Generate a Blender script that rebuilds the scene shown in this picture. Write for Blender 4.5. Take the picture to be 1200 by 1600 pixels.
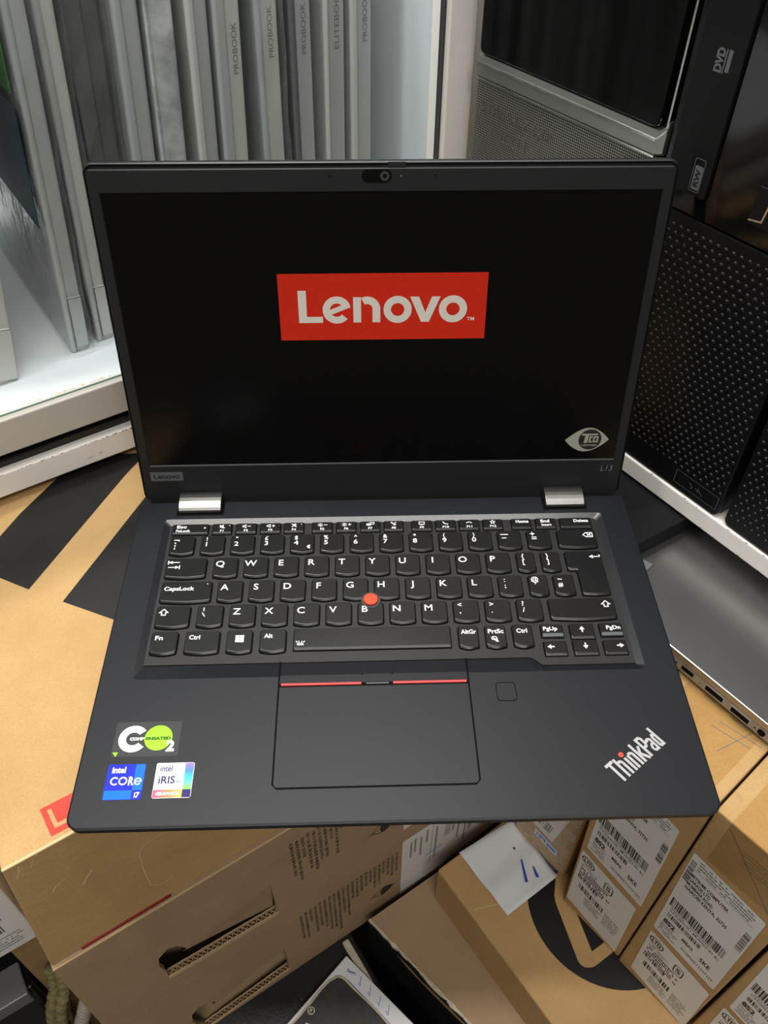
import bpy, bmesh, math, random
from mathutils import Matrix, Vector
random.seed(7)
for o in list(bpy.data.objects):
    bpy.data.objects.remove(o)
scene = bpy.context.scene
COL = scene.collection
R = math.radians

# ------------------------------------------------------------------ camera
cam_d = bpy.data.cameras.new('camera')
cam = bpy.data.objects.new('camera', cam_d)
COL.objects.link(cam)
scene.camera = cam
FPX = 1322.63
YAW, PITCH, ROLL = 0.03727, 0.80456, 0.00996
fw = Vector((math.sin(YAW) * math.cos(PITCH), math.cos(YAW) * math.cos(PITCH), -math.sin(PITCH)))
rt = Vector((math.cos(YAW), -math.sin(YAW), 0))
up = rt.cross(fw)
rt2 = rt * math.cos(ROLL) + up * math.sin(ROLL)
up2 = -rt * math.sin(ROLL) + up * math.cos(ROLL)
M = Matrix((rt2, up2, -fw)).transposed().to_4x4()
M.translation = Vector((-0.01403, -0.17093, 0.3885))
cam.matrix_world = M
cam_d.sensor_fit = 'VERTICAL'
cam_d.sensor_height = 36.0
cam_d.sensor_width = 27.0
cam_d.lens = FPX / 1600.0 * 36.0
cam_d.clip_start = 0.01
cam_d.clip_end = 50

# ------------------------------------------------------------------ light
vs = scene.view_settings
vs.view_transform = 'Standard'
vs.look = 'None'
vs.gamma = 1.0
vs.use_curve_mapping = False
vs.exposure = 0.0
world = bpy.data.worlds.new('shop_ambient')
scene.world = world
world.use_nodes = True
bg = world.node_tree.nodes['Background']
bg.inputs[0].default_value = (1.0, 0.93, 0.83, 1)
bg.inputs[1].default_value = 0.14


def area_light(name, loc, target, sx, sy, power, col):
    d = bpy.data.lights.new(name, 'AREA')
    d.shape = 'RECTANGLE'
    d.size, d.size_y = sx, sy
    d.energy = power
    d.color = col
    o = bpy.data.objects.new(name, d)
    COL.objects.link(o)
    o.location = loc
    o.rotation_euler = (Vector(target) - Vector(loc)).to_track_quat('-Z', 'Y').to_euler()
    return o


main_l = area_light('ceiling_tube_light', (-0.20, 0.495, 1.75), (-0.20, 0.495, 0), 1.2, 0.10, 29, (1.0, 0.955, 0.885))
main_l.rotation_euler = (0, 0, R(31.35))
area_light('ceiling_tube_light', (-0.05, -0.07, 1.75), (-0.05, -0.07, 0), 1.2, 0.10, 16, (1.0, 0.97, 0.92))
area_light('ceiling_tube_light', (0.1, -1.25, 1.75), (0.08, -0.9, 0), 1.2, 0.15, 24, (1.0, 0.965, 0.91))


# ------------------------------------------------------------------ materials
def srgb(r, g, b):
    def f(c):
        c /= 255.0
        return c / 12.92 if c <= 0.04045 else ((c + 0.055) / 1.055) ** 2.4
    return (f(r), f(g), f(b), 1)


def mat(name, col, rough=0.5, metal=0.0, spec=0.5, noise=0.0, nscale=60, bump=0.0, bscale=400, col2=None,
        emit=None, estr=1.0, stretch=None, coat=0.0):
    m = bpy.data.materials.new(name)
    m.use_nodes = True
    nt = m.node_tree
    p = nt.nodes['Principled BSDF']
    p.inputs['Base Color'].default_value = col
    p.inputs['Roughness'].default_value = rough
    p.inputs['Metallic'].default_value = metal
    p.inputs['Specular IOR Level'].default_value = spec
    if coat:
        p.inputs['Coat Weight'].default_value = coat
        p.inputs['Coat Roughness'].default_value = 0.08
    if noise or bump or col2:
        tc = nt.nodes.new('ShaderNodeTexCoord')
        mp = nt.nodes.new('ShaderNodeMapping')
        nt.links.new(tc.outputs['Object'], mp.inputs[0])
        if stretch:
            mp.inputs['Scale'].default_value = stretch
    if noise or col2:
        n = nt.nodes.new('ShaderNodeTexNoise')
        n.inputs['Scale'].default_value = nscale
        n.inputs['Detail'].default_value = 6
        n.inputs['Roughness'].default_value = 0.65
        nt.links.new(mp.outputs[0], n.inputs['Vector'])
        r = nt.nodes.new('ShaderNodeValToRGB')
        c2 = col2 or tuple(c * (1 - noise) for c in col[:3]) + (1,)
        r.color_ramp.elements[0].position = 0.32
        r.color_ramp.elements[0].color = c2
        r.color_ramp.elements[1].position = 0.62
        r.color_ramp.elements[1].color = col
        nt.links.new(n.outputs['Fac'], r.inputs[0])
        nt.links.new(r.outputs[0], p.inputs['Base Color'])
    if bump:
        n2 = nt.nodes.new('ShaderNodeTexNoise')
        n2.inputs['Scale'].default_value = bscale
        n2.inputs['Detail'].default_value = 3
        nt.links.new(mp.outputs[0], n2.inputs['Vector'])
        b = nt.nodes.new('ShaderNodeBump')
        b.inputs['Strength'].default_value = bump
        b.inputs['Distance'].default_value = 0.001
        nt.links.new(n2.outputs['Fac'], b.inputs['Height'])
        nt.links.new(b.outputs[0], p.inputs['Normal'])
    if emit:
        p.inputs['Emission Color'].default_value = emit
        p.inputs['Emission Strength'].default_value = estr
    return m


def kraft_mat(name, col, dark, fibre=0.5):
    """cardboard: blotchy tone plus short paper fibres"""
    m = mat(name, col, 0.85, col2=dark, nscale=14, spec=0.25, bump=0.25, bscale=260)
    nt = m.node_tree
    p = nt.nodes['Principled BSDF']
    base = p.inputs['Base Color'].links[0].from_socket
    tc = [n for n in nt.nodes if n.type == 'MAPPING'][0]
    n = nt.nodes.new('ShaderNodeTexNoise')
    n.inputs['Scale'].default_value = 1100
    n.inputs['Detail'].default_value = 4
    nt.links.new(tc.outputs[0], n.inputs['Vector'])
    r = nt.nodes.new('ShaderNodeValToRGB')
    r.color_ramp.elements[0].position = 0.30
    r.color_ramp.elements[0].color = (0.78, 0.75, 0.7, 1)
    r.color_ramp.elements[1].position = 0.55
    r.color_ramp.elements[1].color = (1, 1, 1, 1)
    nt.links.new(n.outputs['Fac'], r.inputs[0])
    mx = nt.nodes.new('ShaderNodeMixRGB')
    mx.blend_type = 'MULTIPLY'
    mx.inputs[0].default_value = fibre
    nt.links.new(base, mx.inputs[1])
    nt.links.new(r.outputs[0], mx.inputs[2])
    nt.links.new(mx.outputs[0], p.inputs['Base Color'])
    return m


def glass_mat(name, tint, refl=0.06, rough=0.02, haze=0.0):
    m = bpy.data.materials.new(name)
    m.use_nodes = True
    nt = m.node_tree
    nt.nodes.clear()
    out = nt.nodes.new('ShaderNodeOutputMaterial')
    t = nt.nodes.new('ShaderNodeBsdfTransparent')
    t.inputs[0].default_value = tint
    g = nt.nodes.new('ShaderNodeBsdfGlossy')
    g.inputs['Roughness'].default_value = rough
    fr = nt.nodes.new('ShaderNodeFresnel')
    fr.inputs[0].default_value = 1.45
    mx = nt.nodes.new('ShaderNodeMixShader')
    # reflect on the outer face only: the straight-through pane has no inner reflection
    ge = nt.nodes.new('ShaderNodeNewGeometry')
    mu = nt.nodes.new('ShaderNodeMath')
    mu.operation = 'MULTIPLY_ADD'
    mu.inputs[1].default_value = -1.0
    mu.inputs[2].default_value = 1.0
    nt.links.new(ge.outputs['Backfacing'], mu.inputs[0])
    m3 = nt.nodes.new('ShaderNodeMath')
    m3.operation = 'MULTIPLY'
    nt.links.new(fr.outputs[0], m3.inputs[0])
    nt.links.new(mu.outputs[0], m3.inputs[1])
    nt.links.new(m3.outputs[0], mx.inputs[0])
    nt.links.new(t.outputs[0], mx.inputs[1])
    nt.links.new(g.outputs[0], mx.inputs[2])
    last = mx
    if haze:
        df = nt.nodes.new('ShaderNodeBsdfDiffuse')
        df.inputs[0].default_value = (0.8, 0.82, 0.82, 1)
        m2 = nt.nodes.new('ShaderNodeMixShader')
        m2.inputs[0].default_value = haze
        nt.links.new(mx.outputs[0], m2.inputs[1])
        nt.links.new(df.outputs[0], m2.inputs[2])
        last = m2
        tc = nt.nodes.new('ShaderNodeTexCoord')
        n = nt.nodes.new('ShaderNodeTexNoise')
        n.inputs['Scale'].default_value = 55
        n.inputs['Detail'].default_value = 3
        nt.links.new(tc.outputs['Object'], n.inputs['Vector'])
        b = nt.nodes.new('ShaderNodeBump')
        b.inputs['Strength'].default_value = 0.8
        b.inputs['Distance'].default_value = 0.004
        nt.links.new(n.outputs['Fac'], b.inputs['Height'])
        nt.links.new(b.outputs[0], g.inputs['Normal'])
    nt.links.new(last.outputs[0], out.inputs[0])
    return m


MT = dict(
    deck=mat('laptop_deck', (0.0098, 0.0112, 0.0148, 1), 0.4, spec=0.22, bump=0.04, bscale=2500),
    lidm=mat('laptop_lid', (0.012, 0.013, 0.015, 1), 0.45, spec=0.4, bump=0.05, bscale=2500),
    bezel=mat('laptop_bezel', (0.0115, 0.0125, 0.0135, 1), 0.5, spec=0.32, bump=0.05, bscale=2500),
    rim=mat('well_rim', (0.0105, 0.012, 0.0155, 1), 0.25, spec=0.5),
    key=mat('key_black', (0.0058, 0.0058, 0.0063, 1), 0.3, spec=0.32),
    tray=mat('key_tray', (0.012, 0.012, 0.0125, 1), 0.5, spec=0.35),
    gap=mat('gap_black', (0.002, 0.002, 0.002, 1), 0.8, spec=0.1),
    pad=mat('touchpad', (0.0105, 0.0115, 0.0148, 1), 0.4, spec=0.22),
    screen=mat('screen', (0.0015, 0.0015, 0.0015, 1), 0.2, spec=0.22, emit=(0.5, 0.45, 0.4, 1), estr=0.0006),
    red_glow=mat('screen_red', (0.01, 0, 0, 1), 0.16, emit=srgb(200, 38, 16), estr=0.68),
    white_glow=mat('screen_white', (0.01, 0.01, 0.01, 1), 0.16, emit=srgb(222, 214, 198), estr=0.62),
    legend=mat('legend_white', (0.85, 0.85, 0.85, 1), 0.6),
    hinge=mat('hinge_metal', (0.20, 0.196, 0.19, 1), 0.36, metal=1.0),
    red=mat('red_plastic', srgb(215, 62, 62), 0.4),
    nub=mat('red_nub', srgb(240, 72, 40), 0.6, bump=0.4, bscale=3000),
    grey_logo=mat('grey_logo', srgb(80, 86, 88), 0.5),
    silver_logo=mat('silver_logo', srgb(168, 168, 172), 0.35),
    tco=mat('sticker_grey_green', srgb(150, 152, 138), 0.5),
    dark=mat('dark_print', (0.012, 0.012, 0.013, 1), 0.5),
    st_white=mat('sticker_white', srgb(245, 245, 248), 0.5, spec=0.2),
    st_grey=mat('sticker_grey', srgb(44, 46, 49), 0.5, spec=0.3),
    st_green=mat('sticker_green', srgb(150, 220, 45), 0.5, spec=0.2),
    st_dgreen=mat('sticker_dark_green', srgb(35, 80, 20), 0.5, spec=0.2),
    st_blue=mat('sticker_blue', srgb(20, 35, 200), 0.5, spec=0.2),
    st_blue2=mat('sticker_bright_blue', srgb(0, 105, 235), 0.5, spec=0.2),
    st_navy=mat('sticker_navy', srgb(45, 38, 105), 0.5, spec=0.2),
    kraft=kraft_mat('kraft', (0.50, 0.325, 0.145, 1), (0.43, 0.27, 0.115, 1), 0.55),
    kraft2=kraft_mat('kraft_brown', (0.37, 0.255, 0.155, 1), (0.325, 0.222, 0.13, 1), 0.35),
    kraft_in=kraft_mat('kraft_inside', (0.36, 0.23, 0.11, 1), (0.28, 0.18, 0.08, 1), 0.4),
    flute=mat('corrugated_flute', (0.5, 0.36, 0.2, 1), 0.9),
    crease=mat('crease_light', (0.62, 0.45, 0.24, 1), 0.9),
    ink=mat('black_ink', (0.0125, 0.0115, 0.0115, 1), 0.55, spec=0.3, noise=0.4, nscale=40),
    red_ink=mat('red_ink', srgb(205, 62, 45), 0.75, noise=0.25, nscale=120),
    dkred_ink=mat('dark_red_ink', srgb(128, 26, 20), 0.7),
    label=mat('label_paper', srgb(222, 220, 216), 0.5, noise=0.05, nscale=60),
    lprint=mat('label_print', (0.02, 0.02, 0.02, 1), 0.6),
    lgrey=mat('label_print_grey', (0.16, 0.16, 0.16, 1), 0.6),
    paper=mat('white_paper', srgb(215, 217, 220), 0.8, noise=0.06, nscale=25),
    blue_pale=mat('pale_blue_stamp', srgb(120, 150, 215), 0.6),
    blue_ink=mat('blue_ink', srgb(40, 65, 165), 0.5),
    white=mat('white_paint', srgb(244, 240, 234), 0.45, noise=0.08, nscale=9, spec=0.4),
    rail=mat('off_white_metal', srgb(198, 194, 186), 0.4, noise=0.05, nscale=6, spec=0.5),
    rust=mat('rust_chip', srgb(95, 62, 42), 0.8, noise=0.5, nscale=300),
    inner=mat('cabinet_lining', srgb(214, 218, 222), 0.6, noise=0.04, nscale=12),
    plinth=mat('black_plinth', (0.008, 0.008, 0.008, 1), 0.35),
    glass=glass_mat('cabinet_glass', (0.975, 0.985, 0.98, 1)),
    film=glass_mat('plastic_film', (0.97, 0.975, 0.975, 1), rough=0.1, haze=0.055),
    glass_edge=mat('glass_edge_green', srgb(120, 150, 140), 0.2),
    alu=mat('aluminium', (0.44, 0.46, 0.46, 1), 0.42, metal=0.25, spec=0.5),
    alu2=mat('pale_aluminium', (0.55, 0.555, 0.535, 1), 0.45, metal=0.2),
    alu_dk=mat('grey_lid_cover', (0.16, 0.165, 0.17, 1), 0.45, metal=0.3),
    dk_lid=mat('charcoal_lid', (0.06, 0.063, 0.064, 1), 0.4),
    peel=mat('peeled_film', (0.52, 0.54, 0.54, 1), 0.5, col2=(0.24, 0.25, 0.25, 1), nscale=45),
    seam=mat('seam_dark', (0.03, 0.03, 0.03, 1), 0.6),
    silver=mat('silver_lid', (0.36, 0.36, 0.365, 1), 0.3, metal=0.95, bump=0.02, bscale=3000),
    silver_side=mat('silver_side', (0.36, 0.345, 0.325, 1), 0.45, metal=0.25),
    gloss=mat('gloss_black', (0.003, 0.003, 0.003, 1), 0.08, spec=0.38),
    satin=mat('satin_black', (0.005, 0.005, 0.0055, 1), 0.35, spec=0.26),
    bumpm=mat('grille_black', (0.007, 0.007, 0.008, 1), 0.5, spec=0.28),
    chrome=mat('chrome', (0.72, 0.71, 0.68, 1), 0.14, metal=1.0),
    satin_silver=mat('satin_silver', (0.42, 0.42, 0.40, 1), 0.33, metal=0.9),
    print_dim=mat('dim_grey_print', srgb(92, 96, 98), 0.5),
    cloth_black=mat('black_case', (0.012, 0.012, 0.014, 1), 0.42, noise=0.4, nscale=80, bump=0.2, bscale=500),
    worn_black=mat('worn_black_cover', (0.022, 0.021, 0.02, 1), 0.6, col2=(0.05, 0.047, 0.042, 1), nscale=50),
    torn=mat('torn_edge', srgb(196, 186, 164), 0.9, noise=0.3, nscale=200),
    rope=mat('yellow_rope', srgb(138, 128, 84), 0.9, noise=0.5, nscale=300, bump=0.6, bscale=900),
    well=mat('nub_well', (0.02, 0.02, 0.02, 1), 0.45),
    hose=mat('grey_hose', srgb(150, 142, 130), 0.6, noise=0.3, nscale=100),
    floor=mat('floor_tile', srgb(70, 64, 58), 0.6, noise=0.3, nscale=5),
    wallp=mat('wall_paint', srgb(150, 145, 138), 0.8, noise=0.06, nscale=3),
    dull_black=mat('dull_black', (0.006, 0.006, 0.007, 1), 0.55, spec=0.2),
    pencil=mat('pencil_grey', (0.09, 0.088, 0.085, 1), 0.6),
    cream=mat('cream_print', srgb(205, 195, 170), 0.7),
)


def mesh_material(name):
    """fine woven metal mesh: two crossed wave textures as relief and tone"""
    m = bpy.data.materials.new(name)
    m.use_nodes = True
    nt = m.node_tree
    p = nt.nodes['Principled BSDF']
    p.inputs['Metallic'].default_value = 0.8
    p.inputs['Roughness'].default_value = 0.4
    tc = nt.nodes.new('ShaderNodeTexCoord')
    vo = nt.nodes.new('ShaderNodeTexVoronoi')
    vo.voronoi_dimensions = '2D'
    vo.inputs['Scale'].default_value = 640
    vo.inputs['Randomness'].default_value = 0.0
    nt.links.new(tc.outputs['Object'], vo.inputs['Vector'])
    r = nt.nodes.new('ShaderNodeValToRGB')
    r.color_ramp.elements[0].position = 0.28
    r.color_ramp.elements[0].color = (0.03, 0.03, 0.03, 1)
    r.color_ramp.elements[1].position = 0.5
    r.color_ramp.elements[1].color = (0.42, 0.41, 0.39, 1)
    nt.links.new(vo.outputs['Distance'], r.inputs[0])
    nt.links.new(r.outputs[0], p.inputs['Base Color'])
    return m


MT['mesh'] = mesh_material('silver_fine_mesh')


def gradient_mat(name, stops, axis, lo, hi):
    """printed colour gradient along an object axis (metres)"""
    m = bpy.data.materials.new(name)
    m.use_nodes = True
    nt = m.node_tree
    p = nt.nodes['Principled BSDF']
    p.inputs['Roughness'].default_value = 0.5
    p.inputs['Specular IOR Level'].default_value = 0.2
    tc = nt.nodes.new('ShaderNodeTexCoord')
    sx = nt.nodes.new('ShaderNodeSeparateXYZ')
    nt.links.new(tc.outputs['Object'], sx.inputs[0])
    mr = nt.nodes.new('ShaderNodeMapRange')
    mr.inputs[1].default_value = lo
    mr.inputs[2].default_value = hi
    nt.links.new(sx.outputs[axis], mr.inputs[0])
    r = nt.nodes.new('ShaderNodeValToRGB')
    els = r.color_ramp.elements
    els[0].position, els[0].color = stops[0]
    els[1].position, els[1].color = stops[-1]
    for pos, c in stops[1:-1]:
        e = els.new(pos)
        e.color = c
    nt.links.new(mr.outputs[0], r.inputs[0])
    nt.links.new(r.outputs[0], p.inputs['Base Color'])
    return m


# ------------------------------------------------------------------ mesh helpers (millimetres in, metres out)
class MB:
    def __init__(s):
        s.v, s.f = [], []
        s.zs, s.k = 0.0, 0

    def add(s, vs, fs):
        o = len(s.v)
        s.v += [(v[0], v[1], v[2] + s.zs * s.k) for v in vs]
        s.k += 1
        s.f += [[i + o for i in f] for f in fs]
        return s

    def box(s, x0, x1, y0, y1, z0, z1):
        return s.add([(x0, y0, z0), (x1, y0, z0), (x1, y1, z0), (x0, y1, z0), (x0, y0, z1), (x1, y0, z1), (x1, y1, z1), (x0, y1, z1)],
                     [(0, 3, 2, 1), (4, 5, 6, 7), (0, 1, 5, 4), (1, 2, 6, 5), (2, 3, 7, 6), (3, 0, 4, 7)])

    def rings(s, rings, cap0=True, cap1=True, closed=True):
        n = len(rings[0])
        vs = [p for r in rings for p in r]
        fs = []
        for k in range(len(rings) - 1):
            for i in range(n if closed else n - 1):
                j = (i + 1) % n
                fs.append((k * n + i, k * n + j, (k + 1) * n + j, (k + 1) * n + i))
        if cap0:
            fs.append(tuple(reversed(range(n))))
        if cap1:
            fs.append(tuple(range((len(rings) - 1) * n, len(rings) * n)))
        return s.add(vs, fs)

    def prism(s, poly, z0, z1):
        return s.rings([[(x, y, z0) for x, y in poly], [(x, y, z1) for x, y in poly]])

    def flat(s, poly, z=0.0):
        a = sum(poly[i][0] * poly[(i + 1) % len(poly)][1] - poly[(i + 1) % len(poly)][0] * poly[i][1] for i in range(len(poly)))
        if a < 0:
            poly = poly[::-1]
        return s.add([(x, y, z) for x, y in poly], [tuple(range(len(poly)))])

    def rect(s, x0, x1, y0, y1, z=0.0):
        return s.flat([(x0, y0), (x1, y0), (x1, y1), (x0, y1)], z)

    def ribbon(s, pts, w, z=0.0, closed=False):
        """flat mitred line"""
        P = [Vector(p) for p in pts]
        n = len(P)
        L, Rr = [], []
        for i in range(n):
            if closed:
                a, b = P[i] - P[i - 1], P[(i + 1) % n] - P[i]
            else:
                a = P[i] - P[i - 1] if i else P[1] - P[0]
                b = P[i + 1] - P[i] if i < n - 1 else P[i] - P[i - 1]
            a, b = a.normalized(), b.normalized()
            t = a + b
            t = t.normalized() if t.length > 1e-6 else b
            nn = Vector((-t.y, t.x))
            k = w / 2 / max(0.5, nn.dot(Vector((-b.y, b.x))))
            L.append(P[i] + nn * k)
            Rr.append(P[i] - nn * k)
        vs = [(p.x, p.y, z) for p in Rr + L]
        fs = [(i, (i + 1) % n, n + (i + 1) % n, n + i) for i in range(n if closed else n - 1)]
        return s.add(vs, fs)

    def arc(s, cx, cy, ro, ri, a0, a1, z=0.0, n=24, sy=1.0):
        vs = []
        for k in range(n + 1):
            a = R(a0 + (a1 - a0) * k / n)
            vs += [(cx + ro * math.cos(a), cy + sy * ro * math.sin(a), z), (cx + ri * math.cos(a), cy + sy * ri * math.sin(a), z)]
        return s.add(vs, [(2 * k + 1, 2 * k, 2 * k + 2, 2 * k + 3) if a1 > a0 else (2 * k, 2 * k + 1, 2 * k + 3, 2 * k + 2) for k in range(n)])

    def disc(s, cx, cy, r, z=0.0, n=28, sy=1.0):
        return s.flat([(cx + r * math.cos(2 * math.pi * k / n), cy + sy * r * math.sin(2 * math.pi * k / n)) for k in range(n)], z)

    def xf(s, m):
        s.v = [tuple(m @ Vector(v)) for v in s.v]
        return s

    def mesh(s, name, smooth=False, bevel=0.0, seg=2):
        me = bpy.data.meshes.new(name)
        me.from_pydata([(x * .001, y * .001, z * .001) for x, y, z in s.v], [], s.f)
        if bevel:
            bm = bmesh.new()
            bm.from_mesh(me)
            bmesh.ops.bevel(bm, geom=[e for e in bm.edges if e.is_manifold and e.calc_face_angle(0) > 0.5], offset=bevel * .001,
                            segments=seg, affect='EDGES', profile=0.5)
            bm.to_mesh(me)
            bm.free()
        if smooth:
            for p in me.polygons:
                p.use_smooth = True
        me.update()
        return me

    def build(s, name, m, parent=None, mtx=None, smooth=False, bevel=0.0, seg=2, label=None, kind=None):
        return place(name, s.mesh(name, smooth, bevel, seg), m, parent, mtx, label, kind)


def place(name, me, m, parent=None, mtx=None, label=None, kind=None):
    if m is not None and not me.materials:
        me.materials.append(MT[m] if isinstance(m, str) else m)
    o = bpy.data.objects.new(name, me)
    COL.objects.link(o)
    if parent:
        o.parent = parent
    if mtx is not None:
        o.matrix_local = mtx
    if label:
        o['label'] = label
    if kind:
        o['kind'] = kind
    return o


def thing(name, label, cat, loc=(0, 0, 0), az=0.0, group=None):
    o = bpy.data.objects.new(name, None)
    o.empty_display_size = 0.02
    COL.objects.link(o)
    o.location = tuple(c * .001 for c in loc)
    o.rotation_euler = (0, 0, R(az))
    o['label'] = label
    o['category'] = cat
    if group:
        o['group'] = group
    return o


def tag(o, label, cat, group=None):
    o['label'] = label
    o['category'] = cat
    if group:
        o['group'] = group
    return o


def mm(x, y, z):
    return Matrix.Translation((x * .001, y * .001, z * .001))


def front(x, y, z):
    """frame on a face that looks along local -y: drawing x to the right, drawing y up"""
    return mm(x, y, z) @ Matrix.Rotation(R(90), 4, 'X')


def flatrot(x, y, z, a):
    return mm(x, y, z) @ Matrix.Rotation(R(a), 4, 'Z')


def rrect(x0, x1, y0, y1, r, n=5, rs=None):
    """rounded rectangle outline, counter-clockwise; rs = radii for bl, br, tr, tl"""
    rs = rs or (r, r, r, r)
    out = []
    for (cx, cy, a0, q) in ((x0 + rs[0], y0 + rs[0], 180, rs[0]), (x1 - rs[1], y0 + rs[1], 270, rs[1]),
                            (x1 - rs[2], y1 - rs[2], 0, rs[2]), (x0 + rs[3], y1 - rs[3], 90, rs[3])):
        for k in range(n + 1):
            a = R(a0 + 90 * k / n)
            out.append((cx + q * math.cos(a), cy + q * math.sin(a)))
    return out


def fill_hole(outer, inner, z):
    """face with a hole: returns verts, faces"""
    bm = bmesh.new()
    es = []
    for loop in (outer, inner):
        vs = [bm.verts.new((x, y, z)) for x, y in loop]
        for i in range(len(vs)):
            es.append(bm.edges.new((vs[i], vs[(i + 1) % len(vs)])))
    bmesh.ops.triangle_fill(bm, use_beauty=True, use_dissolve=False, edges=es, normal=(0, 0, 1))
    bm.verts.index_update()
    vs = [tuple(v.co) for v in bm.verts]
    fs = []
    for f in bm.faces:
        ids = [v.index for v in f.verts]
        fs.append(ids if f.normal.z >= 0 else ids[::-1])
    bm.free()
    return vs, fs


_tc = {}


def text_geo(s, bold=0.0):
    """outline of a string at cap height 1, left edge at x=0, baseline y=0"""
    k = (s, bold)
    if k not in _tc:
        cu = bpy.data.curves.new('t', 'FONT')
        cu.body = s
        cu.size = 1.0
        cu.offset = bold
        cu.resolution_u = 3
        ob = bpy.data.objects.new('t', cu)
        COL.objects.link(ob)
        dg = bpy.context.evaluated_depsgraph_get()
        me = bpy.data.meshes.new_from_object(ob.evaluated_get(dg))
        vs = [(v.co.x, v.co.y) for v in me.vertices]
        fs = [list(p.vertices) for p in me.polygons]
        bpy.data.objects.remove(ob)
        bpy.data.curves.remove(cu)
        bpy.data.meshes.remove(me)
        _tc[k] = (vs, fs)
    return _tc[k]


CAP = None


def add_text(mb, s, x, y, h, bold=0.02, z=0.0, align='l', sx=1.0, width=None, ang=0.0, shear=0.0):
    """put a string into mb: cap height h; width forces the length"""
    global CAP
    if CAP is None:
        CAP = max(v[1] for v in text_geo('H')[0])
    vs, fs = text_geo(s, bold)
    if not vs:
        return mb
    k = h / CAP
    x0 = min(v[0] for v in vs)
    w = max(v[0] for v in vs) - x0
    kx = width / w if width else k * sx
    off = {'l': 0, 'c': -w * kx / 2, 'r': -w * kx}[align]
    ca, sa = math.cos(R(ang)), math.sin(R(ang))
    out = []
    for vx, vy in vs:
        px, py = (vx - x0) * kx + off + shear * vy * k, vy * k
        out.append((x + px * ca - py * sa, y + px * sa + py * ca, z))
    # keep the faces looking up
    res = []
    for f in fs:
        a = sum(out[f[i]][0] * out[f[(i + 1) % len(f)]][1] - out[f[(i + 1) % len(f)]][0] * out[f[i]][1] for i in range(len(f)))
        res.append(f if a >= 0 else f[::-1])
    return mb.add(out, res)


def dash_lines(mb, x0, x1, y0, step, rows, h, rnd, fill=0.85, z=0.0, ragged=0.3, wmin=0.5, wmax=2.2):
    """rows of unreadably small print"""
    for r in range(rows):
        y = y0 - r * step
        x = x0
        end = x1 - rnd.random() * ragged * (x1 - x0)
        while x < end:
            w = wmin + rnd.random() * (wmax - wmin)
            if rnd.random() < fill:
                mb.rect(x, min(x + w, end), y - h, y, z)
            x += w + 0.35 * wmin + 0.2
    return mb


def barcode(mb, x0, x1, y0, y1, rnd, unit, z=0.0, vertical=False):
    p = x0 if not vertical else y0
    end = x1 if not vertical else y1
    while p < end:
        w = unit * rnd.choice((1, 1, 2, 3))
        if vertical:
            mb.rect(x0, x1, p, min(p + w, end), z)
        else:
            mb.rect(p, min(p + w, end), y0, y1, z)
        p += w + unit * rnd.choice((1, 1, 2))
    return mb


# ------------------------------------------------------------------ setting
FLOOR = -700
o = MB().box(-1600, 1600, -1600, 1600, FLOOR - 20, FLOOR).build('floor', 'floor')
o['kind'] = 'structure'
CAB = ((-253, 230.6, 0), 31.35)
SHF = ((169.7, 254.9, 0), -55.47)
w = MB().box(-1200, 900, 420, 440, FLOOR, 1500).build('wall_left', 'wallp')
w.location = tuple(c * .001 for c in CAB[0])
w.rotation_euler = (0, 0, R(CAB[1]))
w['kind'] = 'structure'
w = MB().box(-700, 1400, 470, 490, FLOOR, 1500).build('wall_right', 'wallp')
w.location = tuple(c * .001 for c in SHF[0])
w.rotation_euler = (0, 0, R(SHF[1]))
w['kind'] = 'structure'

# ------------------------------------------------------------------ the open laptop
LP = thing('laptop', 'black laptop standing open in the middle, red maker logo glowing on its dark screen', 'laptop', (0, 0, -18))
ZB = 18.0          # deck height above the thing's origin


def deck_obj(mb, name, m, z=0.0, parent=LP, **kw):
    return mb.build(name, m, parent, mm(0, 0, ZB + z), **kw)


W2 = 155.75
YB = 213.8
outer0 = rrect(-W2 + .9, W2 - .9, 1.0, YB, 5.5, 6, (5.6, 5.6, 3, 3))
outer1 = rrect(-W2, W2, 0, YB + .3, 6, 6, (6.5, 6.5, 3, 3))
outer2 = rrect(-W2 + .4, W2 - .4, .4, YB + .3, 6, 6, (6.5, 6.5, 3, 3))
outer3 = rrect(-W2 + 7, W2 - 7, 9, YB - 3, 6, 6, (9, 9, 3, 3))
# recess outline of the keyboard well (top), and its floor
well_top = rrect(-138.3, 138.3, 81.5, 199.2, 3.0, 4)
well_bot = [(-134.3, 91.0), (76.5, 91.0), (79.5, 89.6), (82.2, 86.4), (83.5, 85.8)] + rrect(-134.3, 134.3, 85.8, 195.7, 2.2, 4)[6:]
body = MB()
body.add(*fill_hole(outer0, well_top, 0.0))
body.rings([[(x, y, -14.5) for x, y in outer3], [(x, y, -4.5) for x, y in outer2], [(x, y, -.45) for x, y in outer1], [(x, y, 0) for x, y in outer0]],
           cap0=True, cap1=False)
# sloping walls of the well, built between matching corner chains
wt = [(-138.3, 81.5), (80.0, 81.5), (138.3, 81.5), (138.3, 199.2), (-138.3, 199.2)]
DEPTH = -1.7
wb = [(-134.3, 91.0), (134.3, 85.8), (134.3, 195.7), (-134.3, 195.7)]


def strip(mb, a, b, za, zb):
    n = len(a)
    mb.add([(x, y, za) for x, y in a] + [(x, y, zb) for x, y in b], [(i, i + 1, n + i + 1, n + i) for i in range(n - 1)])


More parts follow.
